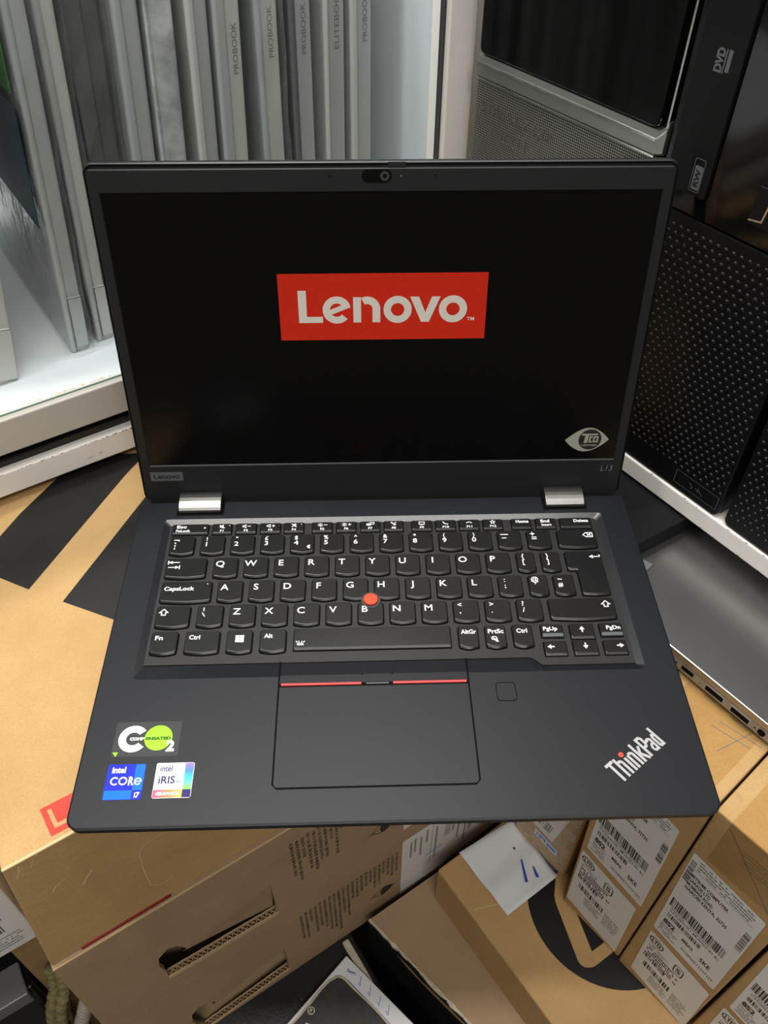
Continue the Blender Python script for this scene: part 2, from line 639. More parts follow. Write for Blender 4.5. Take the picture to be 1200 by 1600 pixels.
rim = MB()
strip(rim, well_top[0:5][::-1] + [(-138.3, 150)] + well_top[15:20][::-1],
      [(-134.3, 91)] * 5 + [(-134.3, 150)] + rrect(-134.3, 134.3, 85.8, 195.7, 2.2, 4)[15:20][::-1], 0, DEPTH)
strip(rim, well_top[15:16] + [(0, 199.2)] + well_top[14:15],
      rrect(-134.3, 134.3, 85.8, 195.7, 2.2, 4)[15:16] + [(0, 195.7)] + rrect(-134.3, 134.3, 85.8, 195.7, 2.2, 4)[14:15], 0, DEPTH)
strip(rim, well_top[10:15][::-1] + [(138.3, 150)] + well_top[5:10][::-1],
      rrect(-134.3, 134.3, 85.8, 195.7, 2.2, 4)[10:15][::-1] + [(134.3, 150)] + [(134.3, 85.8)] * 5, 0, DEPTH)
strip(rim, well_top[5:6] + [(83.5, 81.5), (79.5, 81.5), (76.5, 81.5)] + well_top[4:5],
      [(134.3, 85.8), (83.5, 85.8), (80.5, 88.5), (76.5, 91.0), (-134.3, 91.0)], 0, DEPTH)
deck_obj(body, 'base', 'deck')
deck_obj(rim, 'keyboard_well_rim', 'rim')
deck_obj(MB().add([(-149.4, -.02, -.42), (149.4, -.02, -.42), (149.4, 1.25, .03), (-149.4, 1.25, .03)], [(0, 1, 2, 3)]), 'front_edge', 'rim')
tray = MB().flat([(-134.3, 91.0), (76.5, 91.0), (80.5, 88.5), (83.5, 85.8), (134.3, 85.8), (134.3, 195.7), (-134.3, 195.7)], 0)
deck_obj(tray, 'keyboard_tray', 'tray', DEPTH)
lip = MB().ribbon([(-134.0, 91.2), (76.5, 91.2), (79.5, 89.6), (82.2, 86.6), (84, 86.1), (134.0, 86.1)], 0.5, 0)
deck_obj(lip, 'tray_lip', 'gap', DEPTH + .25)
for fx, fy in ((-130, 22), (130, 22), (-130, 196), (130, 196)):
    MB().prism(rrect(fx - 9, fx + 9, fy - 3, fy + 3, 2.5, 3), 0, 3.6).build('rubber_foot', 'gap', LP)


# keys
def key_mesh(x0, x1, y0, y1, curved=True, h=1.9, enter=False):
    cx, cy = (x0 + x1) / 2, (y0 + y1) / 2
    w, d = (x1 - x0) / 2, (y1 - y0) / 2

    def outline(ins, fr, bulge, r):
        pts = rrect(-w + ins, w - ins, -d + fr, d - ins, r, 3)
        out = []
        nb = 8
        bl, br, rest = pts[0:4], pts[4:8], pts[8:]
        mid = []
        for k in range(1, nb):
            t = k / nb
            x = bl[-1][0] + (br[0][0] - bl[-1][0]) * t
            mid.append((x, -d + fr - bulge * math.sin(math.pi * t)))
        return bl + mid + br + rest
    bul = (0.9 if curved else 0.0)
    rr = 1.6 if curved else 0.7
    rings = [[(x, y, 0) for x, y in outline(0, 0, bul, rr)],
             [(x, y, h - 0.75) for x, y in outline(0.25, 0.35, bul, rr)],
             [(x, y, h - 0.18) for x, y in outline(0.5, 1.15, bul, rr)],
             [(x, y, h) for x, y in outline(0.85, 1.6, bul, rr)]]
    mb = MB().rings(rings, cap0=False)
    if curved:
        # slight dish of the key top
        top = outline(0.85, 1.6, bul, rr)
        mb.f.pop()
        n0 = len(mb.v) - len(top)
        mb.v.append((0, -.3, h - 0.03))
        c = len(mb.v) - 1
        for i in range(len(top)):
            mb.f.append([n0 + i, n0 + (i + 1) % len(top), c])
    return mb, cx, cy


def enter_mesh():
    # L-shaped return key: full width at the top, narrower foot
    def outline(i, fr):
        return [(113.8 + i, 133.0 + fr + .5), (114.6 + i, 133.0 + fr), (118, 132.6 + fr), (122.5, 132.4 + fr), (127, 132.6 + fr), (130.3 - i, 133.0 + fr),
                (131.1 - i, 133.8 + fr), (131.1 - i, 166.2 - i), (130.3 - i, 166.9 - i), (109.4 + i, 166.9 - i), (108.4 + i, 166 - i),
                (108.4 + i, 152.6 + fr), (109.3 + i, 151.8 + fr), (112.6 + i, 151.6 + fr), (113.8 + i, 150.6 + fr)]
    cx, cy = 121, 150
    rings = []
    for i, fr, z in ((0, 0, 0), (.25, .35, 1.15), (.5, 1.05, 1.72), (.85, 1.5, 1.9)):
        rings.append([(x - cx, y - cy, z) for x, y in outline(i, fr)])
    return MB().rings(rings, cap0=False), cx, cy


KEYS = []
P = 18.28
NUM0, NUM1 = 169.7, 184.9
KEYS.append((-132.4, -116.7, NUM0, NUM1, 'tilde'))
for i, c in enumerate('1234567890-='):
    KEYS.append((-113.6 + P * i, -98.3 + P * i, NUM0, NUM1, c))
KEYS.append((106.4, 131.1, NUM0, NUM1, 'backspace'))
KEYS.append((-132.4, -107.4, 151.4, 166.9, 'tab'))
for i, c in enumerate('QWERTYUIOP'):
    KEYS.append((-104.0 + 18.22 * i, -88.7 + 18.22 * i, 151.4, 166.9, c))
KEYS += [(78.6, 90.4, 151.4, 166.9, '['), (93.4, 105.5, 151.4, 166.9, ']'), (0, 0, 0, 0, 'enter')]
KEYS.append((-132.5, -102.4, 133.2, 148.8, 'caps'))
for i, c in enumerate('ASDFGHJKL'):
    KEYS.append((-99.6 + 18.32 * i, -84.2 + 18.32 * i, 133.2, 148.8, c))
KEYS += [(65.2, 80.0, 133.2, 148.8, ';'), (83.2, 95.2, 133.2, 148.8, "'"), (98.0, 110.9, 133.2, 148.8, '#')]
KEYS += [(-132.6, -112.6, 115.5, 130.9, 'lshift'), (-109.4, -93.9, 115.5, 130.9, 'backslash')]
for i, c in enumerate('ZXCVBNM,./'):
    KEYS.append((-90.9 + 18.27 * i, -75.4 + 18.27 * i, 115.5, 130.9, c))
KEYS.append((92.2, 131.1, 115.5, 130.9, 'rshift'))
KEYS += [(-132.7, -117.2, 97.6, 112.9, 'fn'), (-113.9, -94.0, 97.6, 112.9, 'lctrl'), (-90.8, -75.9, 97.6, 112.9, 'win'),
         (-72.4, -57.1, 97.6, 112.9, 'alt'), (-53.7, 34.7, 98.4, 112.9, 'space'), (38.2, 50.2, 97.6, 112.9, 'altgr'),
         (53.4, 65.6, 97.6, 112.9, 'prtsc'), (68.8, 80.8, 97.6, 112.9, 'rctrl'), (85.1, 98.3, 103.6, 112.9, 'pgup'),
         (101.4, 115.8, 102.3, 112.9, 'up'), (118.4, 131.9, 103.6, 112.9, 'pgdn'), (85.1, 98.5, 91.4, 101.3, 'left'),
         (101.4, 115.8, 91.4, 102.1, 'down'), (118.4, 132.0, 91.4, 101.3, 'right')]
FX = [(-132.7, -109.7, 'esc'), (-108.0, -95.2, 'F1'), (-93.3, -79.9, 'F2'), (-78.2, -64.8, 'F3'), (-63.3, -50.2, 'F4'), (-45.8, -32.4, 'F5'),
      (-30.7, -17.5, 'F6'), (-15.6, -2.5, 'F7'), (-.8, 12.1, 'F8'), (16.5, 30.1, 'F9'), (31.6, 44.9, 'F10'), (46.5, 59.8, 'F11'), (61.5, 74.7, 'F12'),
      (79.5, 92.8, 'home'), (94.8, 108.2, 'end'), (110.2, 130.8, 'delete')]
for a, b, c in FX:
    KEYS.append((a, b, 186.2, 195.4, c))


def sh(mb, x, y, pts, w=.5, closed=False):
    return mb.ribbon([(x + px, y + py) for px, py in pts], w, 0, closed)


def arrow(mb, x, y, ang, L=4.0):
    c, s_ = math.cos(R(ang)), math.sin(R(ang))

    def T(p):
        return (x + p[0] * c - p[1] * s_, y + p[0] * s_ + p[1] * c)
    mb.flat([T(p) for p in ((0, 1.5), (0, -1.5), (L * .55, 0))], 0)
    mb.flat([T(p) for p in ((-L * .45, .38), (-L * .45, -.38), (.2, -.38), (.2, .38))], 0)


def speaker(mb, x, y):
    sh(mb, x, y, [(-1.3, .5), (-.5, .5), (.6, 1.2), (.6, -1.2), (-.5, -.5), (-1.3, -.5)], .45, True)


def sun(mb, x, y, r=.8):
    mb.arc(x, y, r, r - .4, 0, 360, 0, 14)
    for k in range(8):
        a = math.pi * k / 4
        mb.ribbon([(x + (r + .35) * math.cos(a), y + (r + .35) * math.sin(a)), (x + (r + .85) * math.cos(a), y + (r + .85) * math.sin(a))], .4, 0)


def shift_icon(mb, x, y):
    mb.ribbon([(x, y + 2.2), (x - 2.4, y - .1), (x - 1.1, y - .1), (x - 1.1, y - 1.9), (x + 1.1, y - 1.9), (x + 1.1, y - .1), (x + 2.4, y - .1)], .6, 0, True)


def legend(c, x0, x1, y0, y1):
    """white printing of one key, drawn around the key centre"""
    mb = MB()
    mb.zs = .003
    cx, cy = (x0 + x1) / 2, (y0 + y1) / 2
    L, T_ = x0 - cx, y1 - cy
    if len(c) == 1 and c.isalpha():
        add_text(mb, c, L + 4.4, T_ - 7.3, 4.2, .01, align='c', sx=1.1)
        return mb
    up_ = {'1': '!', '2': '"', '3': '£', '4': '$', '5': '%', '6': '^', '7': '&', '8': '*', '9': '(', '0': ')'}
    if c in up_:
        add_text(mb, up_[c], L + 3.9, T_ - 4.5, 2.8, .012, align='c')
        add_text(mb, c, L + 3.9, T_ - 8.9, 3.3, .01, align='c', sx=1.15)
        if c == '4':
            add_text(mb, '€', L + 11.6, T_ - 11.9, 2.3, .03, align='c')
        return mb
    two = {'[': '{[', ']': '}]', ';': ':;', "'": "@'", '#': '~#', ',': '<,', '.': '>.', '/': '?/'}
    if c in two:
        a, b = two[c]
        add_text(mb, a, L + 4.2, T_ - 5.2, 3.2, .01, align='c')
        add_text(mb, b, L + 4.2, T_ - 9.6, 3.2, .012, align='c')
        return mb
    if c == '-':
        mb.rect(L + 2.3, L + 7.2, T_ - 3.9, T_ - 3.3)
        mb.rect(L + 2.9, L + 5.8, T_ - 6.8, T_ - 6.2)
    elif c == '=':
        mb.rect(L + 2.6, L + 5.4, T_ - 3.7, T_ - 3.1)
        mb.rect(L + 3.7, L + 4.3, T_ - 4.8, T_ - 2.0)
        mb.rect(L + 3.2, L + 6.2, T_ - 6.5, T_ - 5.9)
        mb.rect(L + 3.2, L + 6.2, T_ - 7.9, T_ - 7.3)
    elif c == 'tilde':
        sh(mb, L + 2.6, T_ - 3.6, [(0, 0), (3.0, 0), (3.0, -1.0)], .55)
        mb.ribbon([(L + 3.2, T_ - 5.6), (L + 4.0, T_ - 6.6)], .6)
        mb.rect(L + 3.3, L + 3.9, T_ - 9.0, T_ - 7.6)
        mb.rect(L + 3.3, L + 3.9, T_ - 11.2, T_ - 9.8)
    elif c == 'backspace':
        mb.ribbon([(x1 - cx - 8.2, T_ - 5.0), (x1 - cx - 6.4, T_ - 3.3), (x1 - cx - 2.4, T_ - 3.3), (x1 - cx - 2.4, T_ - 6.7), (x1 - cx - 6.4, T_ - 6.7)], .55, 0, True)
        for s_ in (-1, 1):
            mb.ribbon([(x1 - cx - 5.8, T_ - 5 - s_ * 1.1), (x1 - cx - 3.2, T_ - 5 + s_ * 1.1)], .55)
    elif c == 'tab':
        for y, d in ((T_ - 3.6, -1), (T_ - 7.4, 1)):
            xx = L + 5.2
            mb.rect(xx - 3.2, xx + 3.2, y - .28, y + .28)
            mb.flat([(xx + d * 3.2, y), (xx + d * 1.0, y + 1.25), (xx + d * 1.0, y - 1.25)])
            mb.rect(xx + d * 3.5 - .28, xx + d * 3.5 + .28, y - 1.5, y + 1.5)
    elif c == 'enter':
        x, y = 5.5, 12.0
        sh(mb, x, y, [(3, 1.5), (3, 0), (-1.5, 0)], .6)
        mb.flat([(x - 3.4, y), (x - 1.0, y + 1.4), (x - 1.0, y - 1.4)])
    elif c == 'caps':
        add_text(mb, 'CapsLock', L + 2.2, T_ - 7.0, 2.7, .022, width=17.5)
        mb.disc(x1 - cx - 3, T_ - 2.5, .35)
    elif c == 'lshift':
        shift_icon(mb, L + 4.6, T_ - 5.0)
    elif c == 'rshift':
        shift_icon(mb, x1 - cx - 5.4, T_ - 5.0)
    elif c == 'backslash':
        mb.ribbon([(L + 4.0, T_ - 2.0), (L + 4.0, T_ - 4.6)], .5)
        mb.ribbon([(L + 3.3, T_ - 5.6), (L + 4.9, T_ - 8.4)], .55)
    elif c in ('fn', 'lctrl', 'alt', 'rctrl', 'altgr', 'prtsc'):
        s_, wd = {'fn': ('Fn', 4.3), 'lctrl': ('Ctrl', 6.0), 'alt': ('Alt', 4.8), 'rctrl': ('Ctrl', 6.0), 'altgr': ('AltGr', 8.6), 'prtsc': ('PrtSc', 8.8)}[c]
        add_text(mb, s_, L + (1.9 if c in ('altgr', 'prtsc') else 2.6), T_ - 6.0, 2.7, .022, width=wd)
        if c == 'prtsc':
            mb.arc(L + 5.0, T_ - 9.4, 1.7, 1.2, 0, 360, 0, 16, .8)
            mb.ribbon([(L + 4.2, T_ - 9), (L + 7.0, T_ - 11.4)], .6)
            mb.ribbon([(L + 5.6, T_ - 11.4), (L + 6.8, T_ - 9.8)], .6)
            mb.disc(L + 6.6, T_ - 11.4, .6)
    elif c == 'win':
        for i in (0, 1):
            for j in (0, 1):
                x, y = L + 5.2 + i * 2.5, T_ - 8.6 + j * 2.5
                mb.flat([(x, y + (.2 if not i else 0) * (1 - j)), (x + 2.2, y - (.0)), (x + 2.2, y + 2.2), (x, y + 2.2)])
    elif c == 'space':
        x, y = L + 4.2, -3.0
        mb.ribbon([(x - 1.6, y - .9), (x - 1.3, y), (x + 1.3, y), (x + 1.6, y - .9), (x - 1.6, y - .9)], .5)
        for dx in (-1.8, -.7, .7, 1.8):
            mb.ribbon([(x + dx * .9, y + .6), (x + dx * 1.35, y + 1.7)], .45)
    elif c in ('pgup', 'pgdn'):
        if c == 'pgup':
            add_text(mb, 'PgUp', L + 1.6, T_ - 4.6, 2.4, .022, width=8.0)
        else:
            add_text(mb, 'PgDn', x1 - cx - 1.4, T_ - 4.6, 2.4, .022, width=8.0, align='r')
    elif c in ('left', 'right', 'up', 'down'):
        a = {'left': 180, 'right': 0, 'up': 90, 'down': 270}[c]
        dx = {'left': -2.4, 'right': 2.6}.get(c, 0)
        arrow(mb, dx, .9, a)
    elif c == 'esc':
        add_text(mb, 'Esc', L + 3.0, T_ - 3.9, 2.3, .025, width=6.0)
        add_text(mb, 'FnLock', L + 2.8, T_ - 7.0, 1.8, .025, width=8.8)
        mb.disc(x1 - cx - 2.6, T_ - 3.8, .55)
    elif c in ('home', 'end', 'delete'):
        if c == 'home':
            add_text(mb, 'Home', 0.6, T_ - 4.0, 2.3, .025, width=8.0, align='c')
        elif c == 'end':
            add_text(mb, 'End', -.3, T_ - 4.0, 2.3, .025, width=5.6, align='c')
            add_text(mb, 'Insert', .3, T_ - 6.9, 1.7, .025, width=6.2, align='c')
        else:
            add_text(mb, 'Delete', x1 - cx - 2.2, T_ - 4.2, 2.3, .025, width=9.2, align='r')
    elif c[0] == 'F':
        n = int(c[1:])
        add_text(mb, c, 0, T_ - 7.2, 1.6, .022, align='c', sx=1.2)
        x, y = 0, T_ - 3.0
        if n == 1:
            speaker(mb, x, y)
            mb.ribbon([(x - 1.5, y + 1.3), (x + 1.7, y - 1.3)], .45)
            mb.disc(x + 4.6, y + .8, .3)
        elif n in (2, 3):
            speaker(mb, x - .8, y)
            mb.rect(x + .8, x + 2.8, y - .22, y + .22)
            if n == 3:
                mb.rect(x + 1.58, x + 2.02, y - 1, y + 1)
        elif n == 4:
            mb.ribbon([(x - 1.5, y + 1.3), (x + 1.5, y - 1.3)], .5)
            mb.ribbon([(x - 1.4, y - 1.3), (x + .2, y + .2)], .5)
            mb.disc(x + .6, y + .6, .8)
            mb.disc(x + 4.6, y + .8, .3)
        elif n in (5, 6):
            sun(mb, x - 1.2, y)
            mb.rect(x + 1.1, x + 3.1, y - .22, y + .22)
            if n == 6:
                mb.rect(x + 1.88, x + 2.32, y - 1, y + 1)
        elif n == 7:
            mb.rect(x - 2.4, x + .4, y - 1.2, y + .6)
            mb.ribbon([(x + .2, y), (x + 2.4, y), (x + 2.4, y + 1.4), (x - .4, y + 1.4)], .4)
        elif n == 8:
            mb.ribbon([(x - 1.6, y + 1.2), (x - .2, y), (x + .4, y - 1.3)], .6)
            mb.ribbon([(x + 1.6, y + 1.2), (x + .4, y), (x + 1.4, y - 1.2)], .5)
            mb.disc(x - 1.2, y + .9, .6)
        elif n == 9:
            mb.ribbon([(x - 1.6, y - .9), (x + 1.6, y - .9), (x + 1.6, y + 1.1), (x - 1.6, y + 1.1)], .45, 0, True)
            mb.rect(x - .6, x + .6, y - 1.6, y - 1.2)
        elif n == 10:
            mb.ribbon([(x - 1.6, y + 1.1), (x - .9, y - .2), (x + .3, y - 1.0), (x + 1.7, y - 1.0)], .6)
        elif n == 11:
            mb.arc(x, y - 1.0, 2.0, 1.4, 20, 160, 0, 12, .8)
        elif n == 12:
            pts = []
            for k in range(10):
                a = math.pi / 2 + k * math.pi / 5
                r = 1.6 if k % 2 == 0 else .75
                pts.append((x + r * math.cos(a), y + r * math.sin(a)))
            mb.ribbon(pts, .4, 0, True)
    return mb


ZK = DEPTH + 0.05
for (x0, x1, y0, y1, c) in KEYS:
    if c == 'enter':
        kb, cx, cy = enter_mesh()
        x0, x1, y0, y1 = 108.4, 131.1, 133.1, 166.9
        lm = legend(c, cx - 11, cx + 11, cy - 15, cy + 15)
    else:
        curved = (y1 - y0) > 12 and c != 'space'
        kb, cx, cy = key_mesh(x0, x1, y0, y1, curved, 1.9 if y1 - y0 > 12 else 1.6)
        lm = legend(c, x0, x1, y0, y1)
    k = kb.build('key', 'key', LP, mm(cx, cy, ZB + ZK))
    if lm.v:
        top = 1.9 if y1 - y0 > 12 else 1.6
        lm.build('legend', 'legend', k, mm(0, 0, top + .03))
    if c in ('pgup', 'pgdn'):
        MB().box(-(x1 - x0) / 2 + .9, (x1 - x0) / 2 - .9, -(y1 - y0) / 2 + .4, -(y1 - y0) / 2 + 2.6, .6, 1.75).build('key_ridge', 'grey_logo', k)
    if c in ('F', 'J'):
        MB().prism(rrect(-1.8, 1.8, -5.2, -4.7, .2, 2), 1.6, 2.0).build('homing_bar', 'key', k)
# pointing nub with its well
nub = MB()
rg = []
for r, z in ((2.0, 0), (2.6, 1.6), (3.9, 2.0), (4.25, 2.5), (4.1, 3.1), (3.2, 3.5), (1.6, 3.6)):
    rg.append([(r * math.cos(2 * math.pi * k / 24), r * math.sin(2 * math.pi * k / 24), z) for k in range(24)])
nub.rings(rg)
nb_ = nub.build('pointing_nub', 'nub', LP, mm(-9.9, 132.0, ZB + ZK), smooth=True)
MB().arc(0, 0, 5.6, 2.4, 0, 360, 1.95, 28).build('nub_well', 'well', nb_)

# pointer buttons, touchpad, fingerprint reader
gapm = MB()
gapm.ribbon([(-59.9, 91.0), (-59.9, 20.3), (-57.7, 18.0), (39.2, 18.0), (41.4, 20.3), (41.4, 91.0)], .9, .06)
gapm.rect(-59.9, 41.4, 74.2, 77.0, .05)
deck_obj(gapm, 'touchpad_gap', 'gap')
tp = MB().prism(rrect(-59.4, 40.9, 18.5, 74.7, 2.2, 4, (2.2, 2.2, .3, .3)), 0, .16)
deck_obj(tp, 'touchpad', 'pad', .02)


def button(pts0, pts1):
    """bar of a pointer button: follows the slope into the keyboard well. pts = x limits at back / bend / front"""
    mb = MB()
    prof = [(90.8, -1.55), (82.0, .18), (76.8, .3), (76.6, -.3)]
    a = [(pts0[0], 90.8), (pts0[1], 82.0), (pts0[2], 76.8), (pts0[2], 76.6)]
    b = [(pts1[0], 90.8), (pts1[1], 82.0), (pts1[2], 76.8), (pts1[2], 76.6)]
    mb.add([(x, y, prof[i][1]) for i, (x, y) in enumerate(a)] + [(x, y, prof[i][1]) for i, (x, y) in enumerate(b)],
           [(i, i + 1, 4 + i + 1, 4 + i) for i in range(3)])
    return mb


b1 = deck_obj(button((-59.2, -59.2, -59.2), (-18.6, -16.2, -14.8)), 'pointer_button', 'pad', .05)
b3 = deck_obj(button((-17.2, -14.9, -13.6), (2.6, .2, -1.1)), 'pointer_button', 'pad', .06, label='middle pointer button, a dark wedge')
b2 = deck_obj(button((4.0, 1.6, .2), (40.8, 40.8, 40.8)), 'pointer_button', 'pad', .05)
for bb, xa, xb in ((b1, -58.6, -16.0), (b2, 1.0, 40.2)):
    ms = MB()
    rgs = []
    for x in (xa, xb):
        rgs.append([(x, 76.3 + .75 * math.cos(2 * math.pi * k / 10), .05 + .75 * math.sin(2 * math.pi * k / 10)) for k in range(10)])
    ms.rings(rgs)
    ms.build('red_stripe', 'red', bb, label='red stripe along the button')
MB().box(-13.4, -1.3, 75.8, 76.5, -.3, .32).build('button_dots', 'grey_logo', b3)
fp = MB().prism(rrect(55.8, 65.6, 64.0, 74.6, 1.6, 4), 0, .07)
fo = deck_obj(fp, 'fingerprint_reader', 'deck', .02)
MB().ribbon(rrect(55.6, 65.8, 63.8, 74.8, 1.8, 4), .42, 0.1, True).build('reader_outline', 'gap', fo)
deck_obj(MB().disc(44.0, 201.6, .35, .05), 'microphone_hole', 'grey_logo')

# hinges
for xa, xb in ((-130.2, -103.2), (103.4, 128.4)):
    mb = MB()
    prof = []
    for k in range(9):
        a = R(180 + 12 - 130 * k / 8)
        prof.append((213.2 + 9.8 * math.cos(a), 1.2 + 4.8 * math.sin(a)))
    prof = [(203.4, -1.5)] + prof + [(222, -1.5)]
    mb.rings([[(xa, y, z) for y, z in prof], [(xb, y, z) for y, z in prof]])
    h = deck_obj(mb, 'hinge', 'hinge', bevel=0.5)
    MB().rect(xa - 1.5, xb + 1.5, 202.2, YB, .06).build('hinge_slot', 'gap', h)

deck_obj(MB().box(-150, 150, 208, 221, -13, -1.3), 'hinge_bar', 'gap')

# stickers on the palm rest
s1 = deck_obj(MB().flat(rrect(-141, -108, 36.8, 56.2, 1.2, 3)), 'carbon_sticker', 'st_grey', .05)
z = .03
MB().arc(-131.5, 46.6, 7.4, 3.6, 38, 322, z, 30).build('letter_print', 'st_white', s1)
MB().disc(-118.9, 46.9, 7.0, z, 36).build('green_disc', 'st_green', s1)
add_text(MB(), '2', -114.4, 39.6, 5.4, .05, z * 2, sx=1.0).build('digit_print', 'st_white', s1)
add_text(MB(), 'COMP', -133.2, 45.8, 1.45, .06, z * 2, width=7.2).build('word_print', 'st_white', s1)
add_text(MB(), 'ENSATED', -125.2, 45.9, 1.45, .06, z * 2, width=12.6).build('word_print', 'st_dgreen', s1)
MB().flat([(-140.6, 39.3), (-138.7, 36.9), (-137.8, 39.3)], z).build('green_corner', 'st_green', s1)
s2 = deck_obj(MB().flat(rrect(-140.9, -122.6, 14.4, 32.8, .8, 3)), 'processor_sticker', 'st_blue', .05)
MB().rect(-127.4, -122.8, 19.2, 32.6, z).rect(-140.7, -127.4, 14.6, 19.2, z).build('blue_band', 'st_blue2', s2)
add_text(MB(), 'intel', -138.7, 28.3, 3.0, .03, z * 2, width=6.6).build('word_print', 'st_white', s2)
cm = MB()
for cx_, kind in ((-136.6, 'c'), (-132.6, 'o')):
    cm.arc(cx_, 24.0, 2.15, 1.45, 45 if kind == 'c' else 0, 315 if kind == 'c' else 360, z * 2, 20)
add_text(cm, 'R', -129.9, 21.9, 4.1, .035, z * 2, width=2.6)
cm.arc(-125.4, 23.7, 1.9, 1.25, 0, 320, z * 2, 20)
cm.rect(-127.2, -123.6, 23.4, 24.0, z * 2)
cm.build('word_print', 'st_white', s2)
add_text(MB(), 'i7', -126.0, 15.4, 2.6, .03, z * 2, width=2.5).build('word_print', 'st_white', s2)
s3 = deck_obj(MB().flat(rrect(-117.4, -98.8, 14.7, 33.0, .8, 3)), 'graphics_sticker', 'st_white', .05)
g1 = gradient_mat('sticker_gradient_blue', [(0, srgb(140, 220, 90)), (.45, srgb(60, 190, 220)), (.7, srgb(80, 130, 225)), (1, srgb(150, 120, 220))], 1, .0192, .0328)
MB().rect(-103.2, -99.0, 19.0, 32.8, z).build('gradient_band', g1, s3)
g2 = gradient_mat('sticker_gradient_pink', [(0, srgb(238, 80, 130)), (.6, srgb(248, 140, 80)), (1, srgb(250, 190, 90))], 0, -.1172, -.1034)
MB().rect(-117.2, -103.2, 14.9, 19.0, z).build('gradient_band', g2, s3)
MB().rect(-103.2, -99.0, 14.9, 19.0, z).build('corner_square', 'st_navy', s3)
add_text(MB(), 'intel', -115.3, 28.6, 2.9, .022, z * 2, width=6.0).build('word_print', 'st_navy', s3)
add_text(MB(), 'iRIS', -115.4, 22.2, 3.7, .022, z * 2, width=8.0).build('word_print', 'st_navy', s3)
add_text(MB(), 'Xe', -107.0, 22.2, 2.0, .01, z * 2, width=2.8).build('word_print', 'st_blue2', s3)
add_text(MB(), 'GRAPHICS', -115.8, 16.2, 1.6, .035, z * 2, width=11.2).build('word_print', 'st_white', s3)

# slanted series logo on the palm rest
lg = MB()
lg.zs = .004
H_ = 11.6
X_ = 8.2


def bar(x, y0, y1, w=1.55):
    lg.rect(x, x + w, y0, y1)


bar(1.1, 0, H_ - 1.6); lg.rect(-.9, 4.6, H_ - 1.6, H_)                                  # T
bar(5.0, 0, H_ - .3); bar(8.2 - .2, 0, 6.8); lg.arc(7.25, 6.9, 2.3, .75, 0, 120, 0, 10)       # h
bar(10.9, 0, X_)                                                                 # i
bar(13.3, 0, X_); bar(16.3, 0, 6.7); lg.arc(15.55, 6.7, 2.3, .75, 0, 120, 0, 10)        # n
bar(18.7, 0, H_); lg.ribbon([(20.2, 4.0), (22.9, X_)], 1.5); lg.ribbon([(20.6, 4.6), (23.2, 0)], 1.6)   # k
bar(23.9, 0, H_); lg.ribbon([(25.0, H_ - .75), (26.9, H_ - .75), (27.7, H_ - 1.8), (27.7, 6.6), (26.9, 5.4), (25.0, 5.4)], 1.5)   # P
lg.ribbon([(26.6 + 2.3, 6.2), (29.2, 7.2), (30.4, 7.5), (31.5, 6.6), (31.5, 0)], 1.45)      # a
lg.ribbon([(31.5, 4.6), (29.8, 4.2), (28.9, 3.0), (28.9, 1.6), (29.6, .75), (30.6, .8), (31.5, 1.8)], 1.35)
bar(35.1, 0, H_); lg.ribbon([(35.3, 7.0), (34.2, 7.5), (33.6, 6.4), (33.6, 1.6), (34.2, .7), (35.3, 1.2)], 1.45)   # d
kx = 34.0 / 37.6
lg.v = [((x + .9) * kx - 2.2, y, z_) for x, y, z_ in lg.v]
lo = lg.build('series_logo', 'silver_logo', LP, flatrot(112.4, 17.6, ZB + .08, 37.8), label='slanted silver series lettering')
MB().disc((11.7 + .9) * kx - 2.2, X_ + 2.2, 1.35, .02).build('red_dot', 'nub', lo)

# lid ---------------------------------------------------------------
LA = 78.78
lid_m = mm(0, 218.27, ZB - 1.96) @ Matrix.Rotation(R(LA), 4, 'X')     # local x right, y up the lid, z towards the viewer
LW = 153.6
shell = MB()
o0 = rrect(-LW, LW, -.6, 206.0, 5, 6)
o1 = rrect(-LW - .6, LW + .6, -.6, 206.6, 5.4, 6)
o2 = rrect(-LW + 1.5, LW - 1.5, 1.0, 204.6, 4, 6)
shell.rings([[(x, y, -6.6) for x, y in o2], [(x, y, -5.4) for x, y in o1], [(x, y, -1.4) for x, y in o1], [(x, y, -.7) for x, y in o0]])
LID = shell.build('lid', 'lidm', LP, lid_m)
MB().ribbon(rrect(-LW + .5, LW - .5, 0, 205.4, 4.6, 6), 1.0, -.25, True).build('rubber_rim', 'gap', LID)
bez = MB()
bo = rrect(-152.7, 152.7, 0.0, 203.6, 2.2, 5)
bo2 = rrect(-152.2, 152.2, .5, 203.1, 1.8, 5)
bi = rrect(-147.4, 147.4, 26.0, 192.1, .6, 3)
bi2 = rrect(-146.9, 146.9, 26.4, 191.7, .4, 3)
bez.add(*fill_hole(bo2, bi, 0))
bez.rings([[(x, y, -1.0) for x, y in bo], [(x, y, -.45) for x, y in bo], [(x, y, 0) for x, y in bo2]], False, False)
bez.rings([[(x, y, 0) for x, y in bi], [(x, y, -.7) for x, y in bi2]], False, False)
bez.build('bezel', 'bezel', LID)
MB().rect(-147.4, 147.4, 25.9, 192.2, -.55).build('screen', 'screen', LID)
MB().box(-147.0, 147.0, 25.6, 26.3, -.3, .12).build('screen_edge', 'grey_logo', LID, label='thin lighter line under the screen')
MB().box(-149.5, 150.5, -1.0, -.2, -1.2, .1).build('lower_edge', 'grey_logo', LID)
MB().rect(-58.8, 58.3, 109.3, 148.3, -.5).build('screen_logo_field', 'red_glow', LID, label='glowing red rectangle on the screen')
wl = MB()
t = 4.5
y0 = 119.8
wl.flat([(-48, y0), (-34.4, y0), (-34.4, y0 + 3.6), (-43.4, y0 + 3.6), (-43.4, 138.7), (-48, 138.7)])
ex, ey, er, ei = -26.4, y0 + 7.45, 8.0, 3.9
